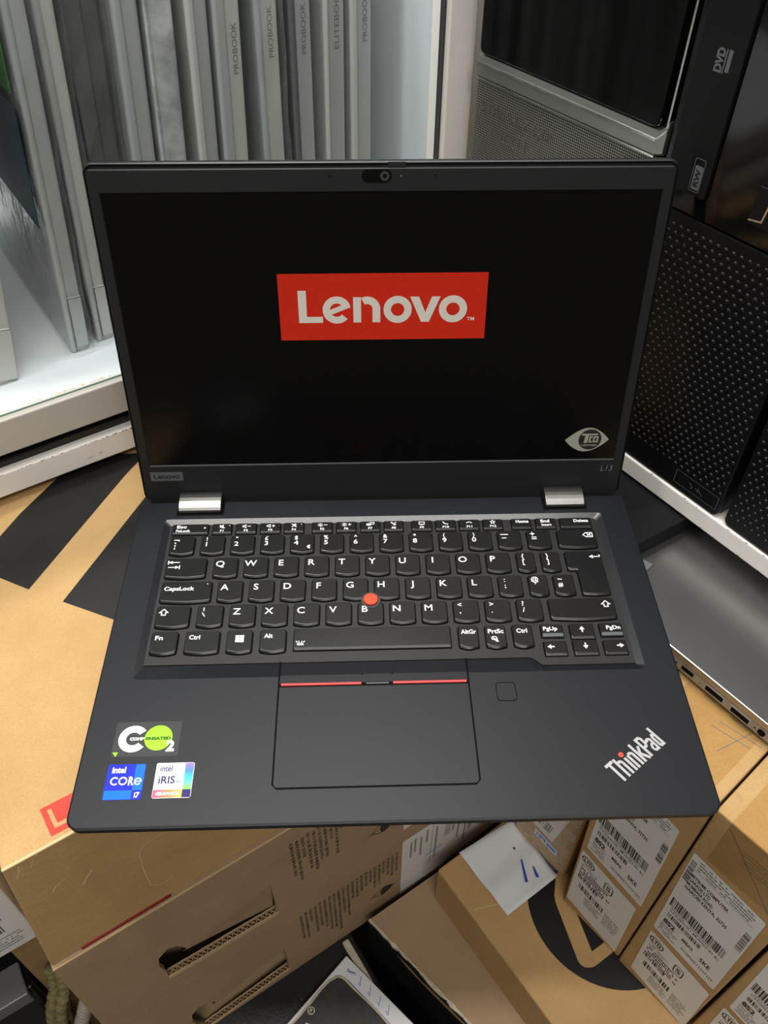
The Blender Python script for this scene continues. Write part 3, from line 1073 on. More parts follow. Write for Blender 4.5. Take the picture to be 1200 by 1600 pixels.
wl.arc(ex, ey, er, ei, 22, 318, 0, 40)
ca, sa = math.cos(R(22)), math.sin(R(22))
wl.flat([(ex + px * ca - py * sa, ey + px * sa + py * ca) for px, py in ((-5.6, -1.4), (7.9, -1.4), (7.8, 1.6), (-5.6, 1.6))])
wl.rect(-17.1, -12.7, y0, y0 + 14.9)
wl.arc(-9.2, y0 + 7.9, 7.35, 2.95, 0, 118, 0, 20)
wl.rect(-6.25, -1.85, y0, y0 + 7.95)
for cx_ in (8.0, 39.4):
    wl.arc(cx_, y0 + 7.45, 8.0, 3.8, 0, 360, 0, 40)
wl.flat([(15.0, y0 + 14.9), (20.0, y0 + 14.9), (23.7, y0 + 5.6), (27.3, y0 + 14.9), (32.1, y0 + 14.9), (25.9, y0), (21.4, y0)])
wl.v = [(x, y, -.44) for x, y, _ in wl.v]
for i, v in enumerate(wl.v):
    pass
wl.build('screen_logo_text', 'white_glow', LID)
add_text(MB(), 'TM', 47.6, 120.4, 1.9, .02, -.44, width=4.2).build('trademark_text', 'white_glow', LID)
tg = MB().rect(-147.8, -127.4, 15.0, 21.6, .04).build('maker_tag', 'grey_logo', LID)
add_text(MB(), 'Lenovo', -145.8, 16.7, 3.4, .025, .08, width=16.4).build('tag_text', 'dark', tg)
add_text(MB(), 'L13', 139.5, 17.4, 4.2, .01, .05, width=7.4, shear=.12).build('model_text', 'print_dim', LID)
# eye-shaped certification sticker
eye = []
for k in range(25):
    tt = k / 24
    eye.append((114.0 + 27.8 * tt, 40.4 + 8.6 * math.sin(math.pi * tt ** 1.08) ** .9))
for k in range(1, 24):
    tt = 1 - k / 24
    eye.append((114.0 + 27.8 * tt, 40.4 - 8.4 * math.sin(math.pi * tt ** .95) ** .9))
es_ = MB().flat(eye, -.42).build('certification_sticker', 'tco', LID, label='eye-shaped grey sticker at the screen corner')
MB().disc(129.8, 40.6, 7.2, -.36, 32).build('sticker_pupil', 'dark', es_)
tm = MB()
tm.rect(124.4, 134.4, 43.6, 44.8, -.3)
tm.flat([(126.6, 43.7), (128.8, 43.7), (128.3, 38.2), (126.1, 38.2)], -.3)
tm.ribbon([(131.4, 42.4), (129.8, 42.4), (129.6, 39.0), (131.2, 39.0)], 1.1, -.3)
tm.ribbon([(132.4, 42.4), (134.6, 42.4), (134.4, 39.0), (132.2, 39.0)], 1.0, -.3, True)
tm.build('sticker_text', 'tco', es_)
add_text(MB(), 'CERTIFIED', 129.7, 35.9, 1.2, .02, -.3, align='c', width=9.6).build('sticker_text', 'tco', es_)
# webcam and holes
wc = MB().flat(rrect(-11.4, 4.3, 196.2, 203.0, 3.3, 6), .05).build('webcam_window', 'gap', LID)
MB().disc(.6, 199.6, 2.4, .12, 24).build('webcam_shutter', 'seam', wc)
MB().disc(.6, 199.6, 1.1, .16, 16).build('webcam_lens', 'gap', wc)
MB().box(2.4, 11.4, 204.2, 206.3, -1.2, -.2).build('shutter_slider', 'lidm', LID)
for x in (-27.9, 26.7):
    MB().disc(x, 199.5, .5, .05, 12).build('microphone_hole', 'gap', LID)
MB().disc(9.1, 199.6, .55, .05, 12).build('camera_light', 'grey_logo', LID)


# ------------------------------------------------------------------ cardboard boxes under the laptop
def carton(name, label, origin, az, x0, x1, y0, y1, z0, z1, mtop='kraft', group=None, bevel=1.6, cat='box', lean=0.0):
    root = thing(name, label, cat, origin, az, group)
    mb = MB().box(x0, x1, y0, y1, z0, z1)
    if lean:
        mb.v = [(x - (lean * (z1 - z) / (z1 - z0) if x == x0 else 0), y, z) for x, y, z in mb.v]
    b = mb.build('body', mtop, root, bevel=bevel)
    return root, b


BA = ((-181.9, -7.9, 0), 31.27)
ba, bab = carton('cardboard_box', 'upper kraft carton carrying the black laptop, black stripes printed on its top', BA[0], BA[1], -6, 372, 0, 290, -143, -18.1, lean=11)
# printed black stripes on its top and the red maker mark (flat print)
inv = (Matrix.Translation(Vector(BA[0])) @ Matrix.Rotation(R(BA[1]), 4, 'Z')).inverted()


def onA(pts):
    return [tuple((inv @ Vector((x, y, 0)))[:2]) for x, y in pts]


MB().flat(onA([(-218.2, 159.5), (-238.2, 169.1), (-275, 187), (-262, 200), (-248, 204), (-240.4, 224.5), (-226.8, 252.2), (-212, 282), (-167, 282), (-177.7, 259.9)]), -17.95).build('black_stripe', 'ink', ba)
MB().flat(onA([(-195.4, 149.6), (-161.9, 234.0), (-140, 290), (-60, 250), (-110, 113)]), -17.95).build('black_stripe', 'ink', ba)
rm = MB().flat(onA([(-176.6, 19.0), (-167.6, 5.2), (-120, 33), (-128, 48)]), -17.95).build('red_mark', 'red_ink', ba)
ll = onA([(-172.0, 18.9), (-166.4, 10.6), (-161.8, 13.3)])
MB().ribbon(ll, 2.0, -17.9).build('mark_letter', 'kraft', ba)
ll = onA([(-158.5, 17.5), (-161, 21.5), (-157, 25), (-153, 22)])
MB().ribbon(ll, 1.8, -17.9).build('mark_letter', 'kraft', ba)
MB().box(1, 56, -.9, .4, -143.2, -140.8).build('red_print_edge', 'dkred_ink', ba)
MB().ribbon([(70, -66), (63, -66), (55, -67), (51, -72), (49, -94), (49, -116), (54, -122), (62, -121)], .6).build('die_cut_tab', 'crease', ba, front(0, -.15, 0))
MB().ribbon([(6, -63), (9, -58), (15, -56)], .8).ribbon([(20, -72), (23, -67), (27, -62)], 1.3).build('scuff_mark', 'crease', ba, front(0, -.15, 0))
MB().ribbon([(-3, -32), (0, -26), (1, -21)], .7).ribbon([(5, -28), (8, -22), (11, -19.5)], .5).build('crease_line', 'crease', ba, front(0, -.15, 0))
MB().box(-6, 150, -.35, 1.4, -19.6, -17.9).build('worn_edge', 'crease', ba, bevel=.5)


def handle_carton(name, label, z0, z1, hole, flap, torn):
    """carton whose long side has a torn carrying slot: hole = outline (x,z) on the face"""
    root = thing(name, label, 'box', BA[0], BA[1], None)
    XL, XR, YF, YK = -17, 372, -2, 285
    mb = MB()
    vs, fs = fill_hole([(XL, z0), (XR, z0), (XR, z1), (XL, z1)], hole, 0)
    mb.add([(x, YF, y) for x, y, _ in vs], fs)
    mb.add([(XL, YF, z0), (XR, YF, z0), (XR, YF, z1), (XL, YF, z1), (XL, YK, z0), (XR, YK, z0), (XR, YK, z1), (XL, YK, z1)],
           [(4, 7, 6, 5), (0, 3, 7, 4), (1, 5, 6, 2), (3, 2, 6, 7), (0, 4, 5, 1)])
    # thickness of the cut board
    n = len(hole)
    mb.add([(x, YF, z) for x, z in hole] + [(x, YF + 4, z) for x, z in hole], [(i, (i + 1) % n, n + (i + 1) % n, n + i) for i in range(n)])
    mb.build('body', 'kraft2', root)
    # inner wall behind the slot, so that the hand hole is a hole
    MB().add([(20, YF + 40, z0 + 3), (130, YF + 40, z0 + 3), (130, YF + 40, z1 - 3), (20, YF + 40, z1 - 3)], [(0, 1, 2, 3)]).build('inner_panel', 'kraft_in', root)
    # flap pushed inwards, hinged on the upper edge
    fa, fb, fc_, fd, d1, d2 = flap
    MB().add([(fa[0], YF + .4, fa[1]), (fb[0], YF + .4, fb[1]), (fc_[0], YF + d1, fc_[1]), (fd[0], YF + d2, fd[1]),
              (fa[0], YF + 3.4, fa[1]), (fb[0], YF + 3.4, fb[1]), (fc_[0], YF + d1 + 3, fc_[1]), (fd[0], YF + d2 + 3, fd[1])],
             [(0, 3, 2, 1), (4, 5, 6, 7), (3, 7, 6, 2), (0, 4, 7, 3), (1, 2, 6, 5)]).build('slot_flap', 'kraft2', root)
    # corrugated torn lip along the lower edge: two liners and the flute between them
    (xa, za), (xb, zb) = torn
    rnd = random.Random(z0)
    N = 44
    l1, l2, fl = [], [], []
    for k in range(N + 1):
        tt = k / N
        x, zz = xa + (xb - xa) * tt, za + (zb - za) * tt + rnd.uniform(-.35, .35)
        l1.append((x, YF - .3, zz))
        l2.append((x, YF + 4.2, zz + .6))
        fl.append((x, YF + (.4 if k % 2 else 3.4), zz + .4))
    mb = MB()
    for line, th in ((l1, .7), (l2, .7), (fl, .5)):
        n = len(line)
        mb.add([p for p in line] + [(p[0], p[1] + th, p[2]) for p in line] + [(p[0], p[1], p[2] - 5) for p in line] + [(p[0], p[1] + th, p[2] - 5) for p in line],
               [(i, i + 1, n + i + 1, n + i) for i in range(n - 1)] + [(2 * n + i, 2 * n + i + 1, i + 1, i) for i in range(n - 1)])
    mb.build('corrugated_edge', 'flute', root)
    return root


bb = handle_carton('cardboard_box', 'middle kraft carton of the stack, torn hand slot just below its upper edge', -287.5, -143.5,
                   [(33, -260), (60, -263), (90, -267), (116, -270), (117, -250), (116, -209), (80, -222), (52, -231), (46, -214), (40, -211), (33, -217), (31, -230), (33, -242)],
                   ((48, -230), (116.5, -208.5), (115.5, -259), (52, -247), 4, 9), ((33, -256), (117, -264)))
bc = handle_carton('cardboard_box', 'lowest kraft carton of the stack, white shipping label at its right end', -411, -288,
                   [(40, -410), (70, -408.5), (115, -402), (116, -380), (115, -346), (80, -357), (54, -366), (48, -353), (40, -350), (33, -357), (31, -372), (34, -392)],
                   ((50, -365), (115.5, -345.5), (113, -378), (56, -386), 14, 16), ((38, -406), (116, -397)))
for root, zt in ((bb, -144),):
    MB().box(-17, 372, -2.4, 2, zt - 1.4, zt + .4).build('top_crease', 'crease', root)


def vtext_block(root, x0, cols, step, ztop, rnd, lens):
    """columns of tiny printed lines that run down the face"""
    mb = MB()
    for c in range(cols):
        L = lens[c % len(lens)] * rnd.uniform(.85, 1.05)
        zc = ztop - rnd.uniform(0, 3)
        end = zc - L
        while zc > end:
            h = rnd.uniform(1.2, 4.0)
            for k in range(int(h / 1.1)):
                xx = x0 + c * step
                yy = zc - k * 1.1
                mb.rect(xx + rnd.uniform(0, .5), xx + step * .62, yy - .75, yy)
                
            zc -= h + .9
    return mb.build('fine_print', 'lprint', root, front(0, -2.15, 0), kind='stuff')


rnd = random.Random(3)
vtext_block(bb, 134, 10, 4.3, -166, rnd, [62, 66, 34, 58, 62, 64, 52, 30, 62, 22])
vtext_block(bc, 132, 22, 4.25, -298, rnd, [55, 62, 28, 54, 58, 64, 70, 74, 92, 60, 66, 38, 40, 34, 30, 28, 46, 40, 26, 34, 40, 36])
for root, cx_, cz_ in ((bb, 209, -233), (bc, 210, -363)):
    mb = MB()
    top, bot = [], []
    for k in range(13):
        tt = k / 12
        top.append((cx_ - 11 + 22 * tt, cz_ + 7.5 * math.sin(math.pi * tt)))
        bot.append((cx_ - 11 + 22 * tt, cz_ - 7.5 * math.sin(math.pi * tt)))
    mb.ribbon(top, .7)
    mb.ribbon(bot, .7)
    mb.ribbon([(cx_ - 15, cz_ - 1), (cx_ + 12, cz_ + 1)], .6)
    mb.flat([(cx_ - 3, cz_ + .5)] + [(p[0], p[1] - .6) for p in top[5:12]] + [(p[0], p[1] + .6) for p in bot[5:12]][::-1])
    add_text(mb, '1234', cx_ - 18, cz_ - 8, 2.2, .01, ang=90) if False else None
    mb.build('leaf_emblem', 'lprint', root, front(0, -2.15, 0))
# white shipping labels on both cartons
for root, x0_, x1_, zt, zb in ((bb, 228, 340, -168, -262), (bc, 228, 344, -285, -400)):
    mb = MB().flat([(x0_, zt), (x0_, zb), (x1_ - 6, zb + 22), (x1_, zb + 28), (x1_ + 2, zt)] if root is bc else [(x0_, zt), (x0_, zb), (x1_, zb), (x1_, zt)])
    lb = mb.build('shipping_label', 'label', root, front(0, -2.2, 0))
    pr = MB()
    rnd = random.Random(int(-zb))
    for (a, z0_, L) in ((8, 12, 30), (12, 10, 26), (18, 14, 36), (24, 8, 24), (34, 14, 60), (52, 12, 30), (58, 30, 34), (66, 20, 60), (76, 10, 28), (84, 14, 40), (92, 30, 40)):
        zc = zt - z0_
        while zc > zt - z0_ - L:
            h = rnd.uniform(1, 3)
            pr.rect(x0_ + a, x0_ + a + 2.1, zc - h, zc, .05)
            zc -= h + .7
    barcode(pr, x0_ + 44, x0_ + 50, zt - 44, zt - 16, rnd, .7, .05, True)
    barcode(pr, x0_ + 70, x0_ + 75, zt - 64, zt - 22, rnd, .7, .05, True)
    pr.rect(x0_ + 30, x0_ + 30.5, zt - 84, zt - 6, .05)
    pr.rect(x0_ + 100, x0_ + 100.5, zt - 60, zt - 6, .05)
    if root is bc:
        add_text(pr, 'CE', x0_ + 86, zt - 68, 5, .02, .05, ang=-90)
        bl_ = MB()
        for k in range(9):
            bl_.rect(x0_ + 26 + k * 1.9, x0_ + 27.3 + k * 1.9, zt - 62 + k * .1, zt - 59 + k * .1, .06)
        bl_.build('blue_stamp', 'blue_pale', lb)
    pr.build('label_print', 'lgrey', lb)['kind'] = 'stuff'

# ------------------------------------------------------------------ cartons standing on the right
RB = ((180.0, 24.5, 0), -51.04)


def skew(mb, a, b=0.035):
    mb.v = [(x - y * b, y + x * a, z) for x, y, z in mb.v]
    return mb


def standing_label(root, ox, oz, ang, seed, yf):
    """big address label: drawing origin at its upper left corner, x to the right, y down the face (mm)"""
    rnd = random.Random(seed)
    base = mm(ox, yf, oz) @ Matrix.Rotation(R(90), 4, 'X')
    Wl, Hl = 50.0, 117.0
    k1 = math.tan(R(ang))
    lb = skew(MB().flat(rrect(0, Wl, -Hl, 0, 1.5, 3)), k1).build('address_label', 'label', root, base)
    p = MB()
    z = .05
    for i, (s_, wd) in enumerate((('MITSUMI COMPUTER', 27), ('GARAGE LTD', 15.5), ('MOMBASA ROAD', 19), ('NAIROBI KENYA, 32735', 31))):
        add_text(p, s_, 4.5, -(24.5 + i * 5.6), 3.6, .03, z, width=wd)
    p.rect(2, 46, -15.2, -14.9, z)
    barcode(p, .8, 4.6, -34, -8, rnd, .55, z, True)
    barcode(p, 44.5, 48.8, -50, -24, rnd, .55, z, True)
    barcode(p, 2, 43, -74, -62, rnd, .38, z)
    add_text(p, 'C22Q0010L--MU02E2-B1 B1', 4, -80.5, 2.8, .012, z, width=38)
    barcode(p, 4, 30, -89, -83.5, rnd, .38, z)
    add_text(p, '852', 3.5, -99, 5.4, .05, z, width=9)
    add_text(p, 'MBA5', 19, -99.5, 4.0, .03, z, width=8.5)
    add_text(p, '5KE', 33.5, -101, 5.0, .03, z, width=8)
    add_text(p, 'SC0R0511H71JY', 21, -110, 3.0, .01, z, width=26)
    skew(p, k1).build('label_print', 'lprint', lb)['kind'] = 'stuff'
    q = MB()
    dash_lines(q, 6, 46, -3, 3.0, 4, 1.3, rnd, z=z, ragged=.1)
    dash_lines(q, 4, 40, -75.2, 2.4, 1, 1.2, rnd, z=z)
    dash_lines(q, 3, 17, -101.5, 2.6, 5, 1.2, rnd, z=z)
    skew(q, k1).build('label_fine_print', 'lgrey', lb)['kind'] = 'stuff'


def product_label(root, ox, oz, ang, seed, yf, Hl=84):
    rnd = random.Random(seed)
    base = mm(ox, yf, oz) @ Matrix.Rotation(R(90), 4, 'X')
    Wl = 50.0
    k1 = math.tan(R(ang))
    lb = skew(MB().flat(rrect(0, Wl, -Hl, 0, 1.5, 3)), k1).build('product_label', 'label', root, base)
    p = MB()
    z = .05
    # oval mark with three letters
    p.arc(7.2, -9, 6.0, 5.0, 0, 360, z, 24, .95)
    add_text(p, 'LTD', 7.2, -11.4, 5.0, .05, z, align='c', width=7.6)
    p.ribbon(rrect(24, 31, -20, -8, 2.4, 4), .9, z, True)
    add_text(p, 'S', 27.5, -17, 6, .03, z, align='c', width=4)
    barcode(p, 6, 30, -54, -46, rnd, .5, z)
    barcode(p, 3, 22, -40, -35, rnd, .5, z)
    dash_lines(p, 3, 34, -22, 3.6, 4, 2.2, rnd, z=z, wmin=.6, wmax=1.6)
    skew(p, k1).build('label_print', 'lprint', lb)['kind'] = 'stuff'
    q = MB()
    dash_lines(q, 3, 20, -16.5, 2.4, 2, 1.1, rnd, z=z)
    dash_lines(q, 14, 30, -57, 2.6, 5, 1.6, rnd, z=z, wmin=.4, wmax=.9)
    q.rect(12, 26, -74, -58, z - .02) if False else None
    dash_lines(q, 32, 46, -48, 2.2, 9, 1.0, rnd, z=z)
    skew(q, k1).build('label_fine_print', 'lgrey', lb)['kind'] = 'stuff'


RZ0, RZ1 = -317.0, -55.0
r2, _ = carton('standing_box', 'upright kraft carton with white address label, second from the sheet of paper', RB[0], RB[1], -71, -5.0, 0, 300, RZ0, RZ1, bevel=1.2,
               group='upright labelled cartons', mtop='kraft', lean=-11)
r3, _ = carton('standing_box', 'upright kraft carton whose address label shows in full beside the laptop corner', RB[0], RB[1], -3.6, 56.0, -1.5, 300, RZ0, RZ1, bevel=1.2,
               group='upright labelled cartons')
r4, _ = carton('standing_box', 'upright kraft carton cut off by the lower right photo corner', RB[0], RB[1], 58.5, 118.0, -1, 300, RZ0, RZ1, bevel=1.2,
               group='upright labelled cartons')
r1, _ = carton('standing_box', 'film-wrapped upright carton with a small blue sticker, behind the white paper', RB[0], RB[1], -127, -72.5, 14, 300, RZ0, RZ1, bevel=1.2,
               group='upright labelled cartons')
standing_label(r3, -1.2, -107.5, -7.5, 11, -1.7)
standing_label(r2, -64.0, -94, -10.5, 12, -.2)
standing_label(r4, 61.5, -116, -7.5, 13, -1.2)
product_label(r3, 3.3, -231.4, -10, 21, -1.75, 76)
product_label(r2, -61.8, -219, -10.5, 22, -.25, 86)
product_label(r4, 64.0, -239, -9, 23, -1.25, 68)
# film carton: label, blue sticker, crinkled film
b1_ = mm(-116, 13.8, -158) @ Matrix.Rotation(R(90), 4, 'X') @ Matrix.Rotation(R(-8), 4, 'Z')
lb = MB().rect(0, 42, -120, 0).build('address_label', 'label', r1, b1_)
rnd = random.Random(5)
q = MB()
dash_lines(q, 5, 38, -40, 5.5, 9, 2.2, rnd, z=.05, wmin=.8, wmax=2.2)
barcode(q, 6, 34, -28, -12, rnd, .5, .05)
barcode(q, 22, 36, -112, -98, rnd, .6, .05)
q.build('label_print', 'lgrey', lb)['kind'] = 'stuff'
bs = MB().flat([(0, 0), (24, -3), (24, -13), (0, -10)]).build('blue_sticker', 'label', r1, mm(-108, 13.2, -283) @ Matrix.Rotation(R(90), 4, 'X'))
add_text(MB(), 'HP4', 2, -8.6, 5.5, .04, .06, width=10).rect(13, 22.5, -9.5, -5.5, .06).build('sticker_print', 'st_blue2', bs)
fm = MB()
NX, NZ = 14, 18
for i in range(NX + 1):
    for j in range(NZ + 1):
        fm.v.append((-126 + 52 * i / NX, 12.0 + rnd.uniform(-1.0, .8), -316 + 130 * j / NZ))
for i in range(NX):
    for j in range(NZ):
        a = i * (NZ + 1) + j
        fm.f.append([a, a + NZ + 1, a + NZ + 2, a + 1])
fm.build('plastic_film', 'film', r1)
tapem = glass_mat('packing_tape', (0.97, 0.95, 0.9, 1), rough=0.16)
MB().box(6, 52, -1.75, 250, RZ1 + .02, RZ1 + .07).box(6, 52, -1.75, -1.7, -104, RZ1).build('packing_tape', tapem, r3)
MB().box(-62, -12, 0, 250, RZ1 + .02, RZ1 + .07).build('packing_tape', tapem, r2)
# pen marks and stitch marks on the carton tops and faces
pm = MB()
for (x, y, a, L) in ((25, 20, 20, 22), (27, 26, 22, 20), (24, 32, 15, 24), (32, 15, 100, 34)):
    c_, s_ = math.cos(R(a)), math.sin(R(a))
    pm.ribbon([(x, y), (x + L * c_, y + L * s_)], .5, 0)
pm.build('pen_stroke', 'lgrey', r3, mm(0, 0, RZ1 + .1))
pm = MB()
for k in range(5):
    pm.ribbon([(18 + k * .6, -70 - k * 3.2), (42, -70 - k * 3.2 + 1.5)], .45)
pm.ribbon([(8, -62), (46, -104)], .45)
pm.build('pen_stroke', 'lgrey', r3, front(0, -1.7, 0))
st = MB()
for k in range(14):
    st.ribbon([(-30 + k * 1.2, 62 + k * 3.2), (-25.5 + k * 1.2, 63 + k * 3.2)], .4)
    st.rect(-29 + k * 1.2, -27.6 + k * 1.2, 63 + k * 3.2, 64.6 + k * 3.2)
st.build('stitch_marks', 'lgrey', r2, mm(0, 0, RZ1 + .1))
st = MB()
for k, (x, y, a, L) in enumerate(((-36, 40, 10, 24), (-34, 46, 8, 26), (-30, 53, 12, 24), (-24, 28, 75, 34))):
    st.ribbon([(x, y), (x + L * math.cos(R(a)), y + L * math.sin(R(a)))], .45)
st.build('pen_stroke', 'lgrey', r2, mm(0, 0, RZ1 + .12))

# ------------------------------------------------------------------ flat carton with the round printed mark
ZD = -317.2
db, _ = carton('flat_box', 'flat kraft carton with a big round black mark, under the upright cartons', (50.7, 86.8, 0), -56.44, -14, 330, 0, 360, -379, ZD, bevel=2)
inv = (Matrix.Translation(Vector((50.7, 86.8, 0))) @ Matrix.Rotation(R(-56.44), 4, 'Z')).inverted()


def onD(pts):
    return [tuple((inv @ Vector((x, y, 0)))[:2]) for x, y in pts]


cx_, cy_, r_ = 180.4, 71.9, 66.8
MB().flat(onD([(cx_ + r_ * math.cos(2 * math.pi * k / 72), cy_ + r_ * math.sin(2 * math.pi * k / 72)) for k in range(72)]), ZD + .12).build('round_mark', 'ink', db)
slot = [(140, 92), (135.7, 75.3), (135.8, 69.9), (145.6, 26.6), (147.5, 23.4), (150.2, 21.8), (153.5, 21.5), (156.6, 21.9), (159.2, 23.1), (170, 29.6),
        (200, 48), (214, 62), (208, 110), (180, 128)]
MB().flat(onD(slot), ZD + .2).build('mark_slot', 'kraft', db)
MB().flat(onD([(150.5, 75), (151.2, 61.1), (157.7, 32.7), (166.5, 37.9), (186, 50), (182, 95), (160, 105)]), ZD + .28).build('mark_inner', 'ink', db)
MB().ribbon(onD([(69, 66), (92, 70.5)]), .7, ZD + .15).build('crease_line', 'crease', db)
# paper sheet curling on the flat carton
pp = MB()
c00, c10, c11, c01 = Vector((61.7, 110.4)), Vector((95.9, 60.7)), Vector((140.8, 89.9)), Vector((109.9, 137.6))
N = 14
for i in range(N + 1):
    for j in range(N + 1):
        a, b = i / N, j / N
        p = c00 * (1 - a) * (1 - b) + c10 * a * (1 - b) + c11 * a * b + c01 * (1 - a) * b
        hgt = 1.0 + 2.2 * math.sin(a * 7.0 + b * .6) ** 2 * (1 - abs(a - .5)) + 3.0 * max(0, .25 - a) * 4
        pp.v.append((p.x, p.y, ZD + hgt))
for i in range(N):
    for j in range(N):
        a = i * (N + 1) + j
        pp.f.append([a, a + N + 1, a + N + 2, a + 1])
pr_ = thing('paper_sheet', 'creased white sheet of paper with blue pen strokes lying on the flat carton', 'paper', (0, 0, 0))
sm = pp.build('sheet', 'paper', pr_, smooth=True)
mod = sm.modifiers.new('thickness', 'SOLIDIFY')
mod.thickness = .0002
MB().flat([(112, 103), (113.2, 103.4), (115.4, 85.2), (113.2, 84.6)], ZD + 4.2).flat([(121, 97), (122, 97.4), (125, 88.6), (122.6, 88.4)], ZD + 4.2).build('pen_stroke', 'blue_ink', pr_)
MB().disc(108, 112.5, .9, ZD + 4.2, 12).build('pen_dot', 'lprint', pr_)

# ------------------------------------------------------------------ silver laptop and black slab under the shelf
SL = thing('closed_laptop', 'closed silver laptop lying on the upright cartons, ports along its near side', 'laptop', (170.6, 120.6, -35), -53.445)
MB().prism(rrect(-64, 232, 0, 215, 6, 5), -5.6, 0).build('lid', 'silver', SL, bevel=.7)
bs_ = MB()
ro = rrect(-64, 232, .3, 215, 6, 5)
ri = rrect(-58, 226, 9, 206, 6, 5)
bs_.rings([[(x, y, -18.0) for x, y in ri], [(x, y, -16.2) for x, y in rrect(-63, 231, 2.2, 213, 6, 5)], [(x, y, -6.2) for x, y in ro]])
bs_.build('base', 'silver_side', SL)
MB().rings([[(x, y, -6.3) for x, y in rrect(-63.4, 231.4, .9, 214, 6, 5)], [(x, y, -5.5) for x, y in rrect(-63.4, 231.4, .9, 214, 6, 5)]]).build('lid_gap', 'gap', SL)


def port(x0_, x1_, zc, h, inner=True, name='port'):
    ob = MB().box(x0_, x1_, .2, 6, zc - h / 2, zc + h / 2).build(name, 'silver_side' if inner else 'gap', SL)
    if inner:
        MB().box(x0_ + .8, x1_ - .8, .05, 5.5, zc - h / 2 + .9, zc + h / 2 - .9).build('port_opening', 'gap', ob)


port(28.6, 42.3, -9.8, 5.6, True, 'usb_port')
port(46.6, 60.2, -10.2, 5.6, True, 'usb_port')
port(11.8, 20.0, -9.9, 2.6, False, 'slot_port')
jk = MB()
jk.rings([[(67.8 + 2.3 * math.cos(2 * math.pi * k / 16), y, -10.4 + 2.3 * math.sin(2 * math.pi * k / 16)) for k in range(16)] for y in (.1, 5)])
jk.build('audio_jack', 'gap', SL)
add_text(MB(), 'SS', 24.6, -11, 1.6, .0).build('port_symbol', 'seam', SL, front(0, .15, 0))
MB().disc(7.8, -9.5, .9).disc(63.6, -10, .8).build('port_symbol', 'seam', SL, front(0, .15, 0))
invS = (Matrix.Translation(Vector((170.6, 120.6, 0))) @ Matrix.Rotation(R(-53.445), 4, 'Z')).inverted()
nt_ = [tuple((invS @ Vector((x, y, 0)))[:2]) for x, y in ((163, 191), (170.8, 189.5), (177.2, 184.6), (170.6, 178.5), (166, 181))]
MB().flat(nt_, .12).build('hinge_cover', 'alu_dk', SL)
MB().ribbon(nt_[1:4], .6, .2).build('hinge_seam', 'seam', SL)

BK = thing('closed_laptop', 'closed black laptop lying flat on the silver one beneath the white shelf', 'laptop', (165.8, 189.8, -34.7), 29.9)
MB().prism(rrect(-4, 250, 0, 190, 5, 5), 6.5, 14.7).build('lid', 'dull_black', BK, bevel=.8)
MB().prism(rrect(-3, 249, 1, 189, 5, 5), 0, 6.2).build('base', 'dull_black', BK, bevel=.6)

# ------------------------------------------------------------------ white shelf and computer towers on the right
SHT = thing('wall_shelf', 'worn white shelf board carrying the black computer towers', 'shelf', SHF[0], SHF[1])
sb = MB().box(-186, 420, 0, 380, -18, -3.6).build('board', 'white', SHT, bevel=1.0)
rnd = random.Random(9)
ch = MB()
for k in range(26):
    x = rnd.uniform(-20, 150)
    ww = rnd.uniform(.5, 2.2)
    zz = rnd.choice((-4.2, -17.6, -17.0))
    ch.flat([(x, zz), (x + ww, zz + .3), (x + ww * .8, zz + rnd.uniform(.4, 1.0)), (x + .2, zz + .5)])
ch.build('paint_chips', 'rust', SHT, front(0, -.06, 0))['kind'] = 'stuff'


def grille(mb, x0, x1, z0, z1, pitch, r, y):
    """staggered rows of small domes on a face that looks along -y"""
    row = 0
    zz = z0
    while zz <= z1:
        x = x0 + (pitch / 2 if row % 2 else 0)
        while x <= x1:
            n = 6
            ring = [(x + r * math.cos(2 * math.pi * k / n), y, zz + r * math.sin(2 * math.pi * k / n)) for k in range(n)]
            ring2 = [(x + r * .6 * math.cos(2 * math.pi * k / n), y - r * .55, zz + r * .6 * math.sin(2 * math.pi * k / n)) for k in range(n)]
            mb.rings([ring, ring2], cap0=False)
            x += pitch
        zz += pitch * .86
        row += 1
    return mb


def tower(label, x0, x1, h):
    t = thing('computer_tower', label, 'computer', SHF[0], SHF[1])
    return t


# tower with dimpled grille and drive bay
T1 = tower('black computer tower with dimpled grille and disc drive beside the laptop lid', 0, 0, 0)
ZS = -3.4
MB().box(-30.5, 72.5, 6, 345, ZS, 345).build('case', 'satin', T1, bevel=1.5)
MB().prism(rrect(-30.0, 73.0, ZS + .8, 168.5, 4, 4), 0, 5).build('grille_panel', 'satin', T1, front(0, 6, 0), bevel=.8)
g = grille(MB(), -27.0, 70.0, 16, 164, 5.1, 1.55, 1.1).build('grille_bumps', 'bumpm', T1)
g['kind'] = 'stuff'
MB().prism(rrect(-30.0, 73.0, 169.3, 344, 3, 4), 0, 5.4).build('upper_panel', 'gloss', T1, front(0, 6, 0), bevel=.8)
dv = MB().prism(rrect(-25.5, 1.5, 181, 344, 1.5, 3), 0, 3.4).build('disc_drive', 'satin', T1, front(0, 1.8, 0), bevel=.5)
dm = MB()
add_text(dm, 'DVD', -9.6, 241.5, 4.0, .05, 3.5, ang=90, width=11)
add_text(dm, 'RW', -7.6, 183.5, 4.0, .03, 3.5, ang=90, width=10) if False else None
dm.rect(-8.9, -8.2, 241.5, 252.5, 3.5)
dm.rect(-7.4, -5.2, 242.5, 252.5, 3.5)
dm.build('drive_logo', 'print_dim', dv)
MB().flat(rrect(-8.6, -3.6, 184.5, 197, .8, 3), 3.5).build('drive_logo', 'print_dim', dv)
add_text(MB(), 'RW', -4.6, 186.2, 3.0, .03, 3.6, ang=90, width=9).build('drive_logo', 'dark', dv)
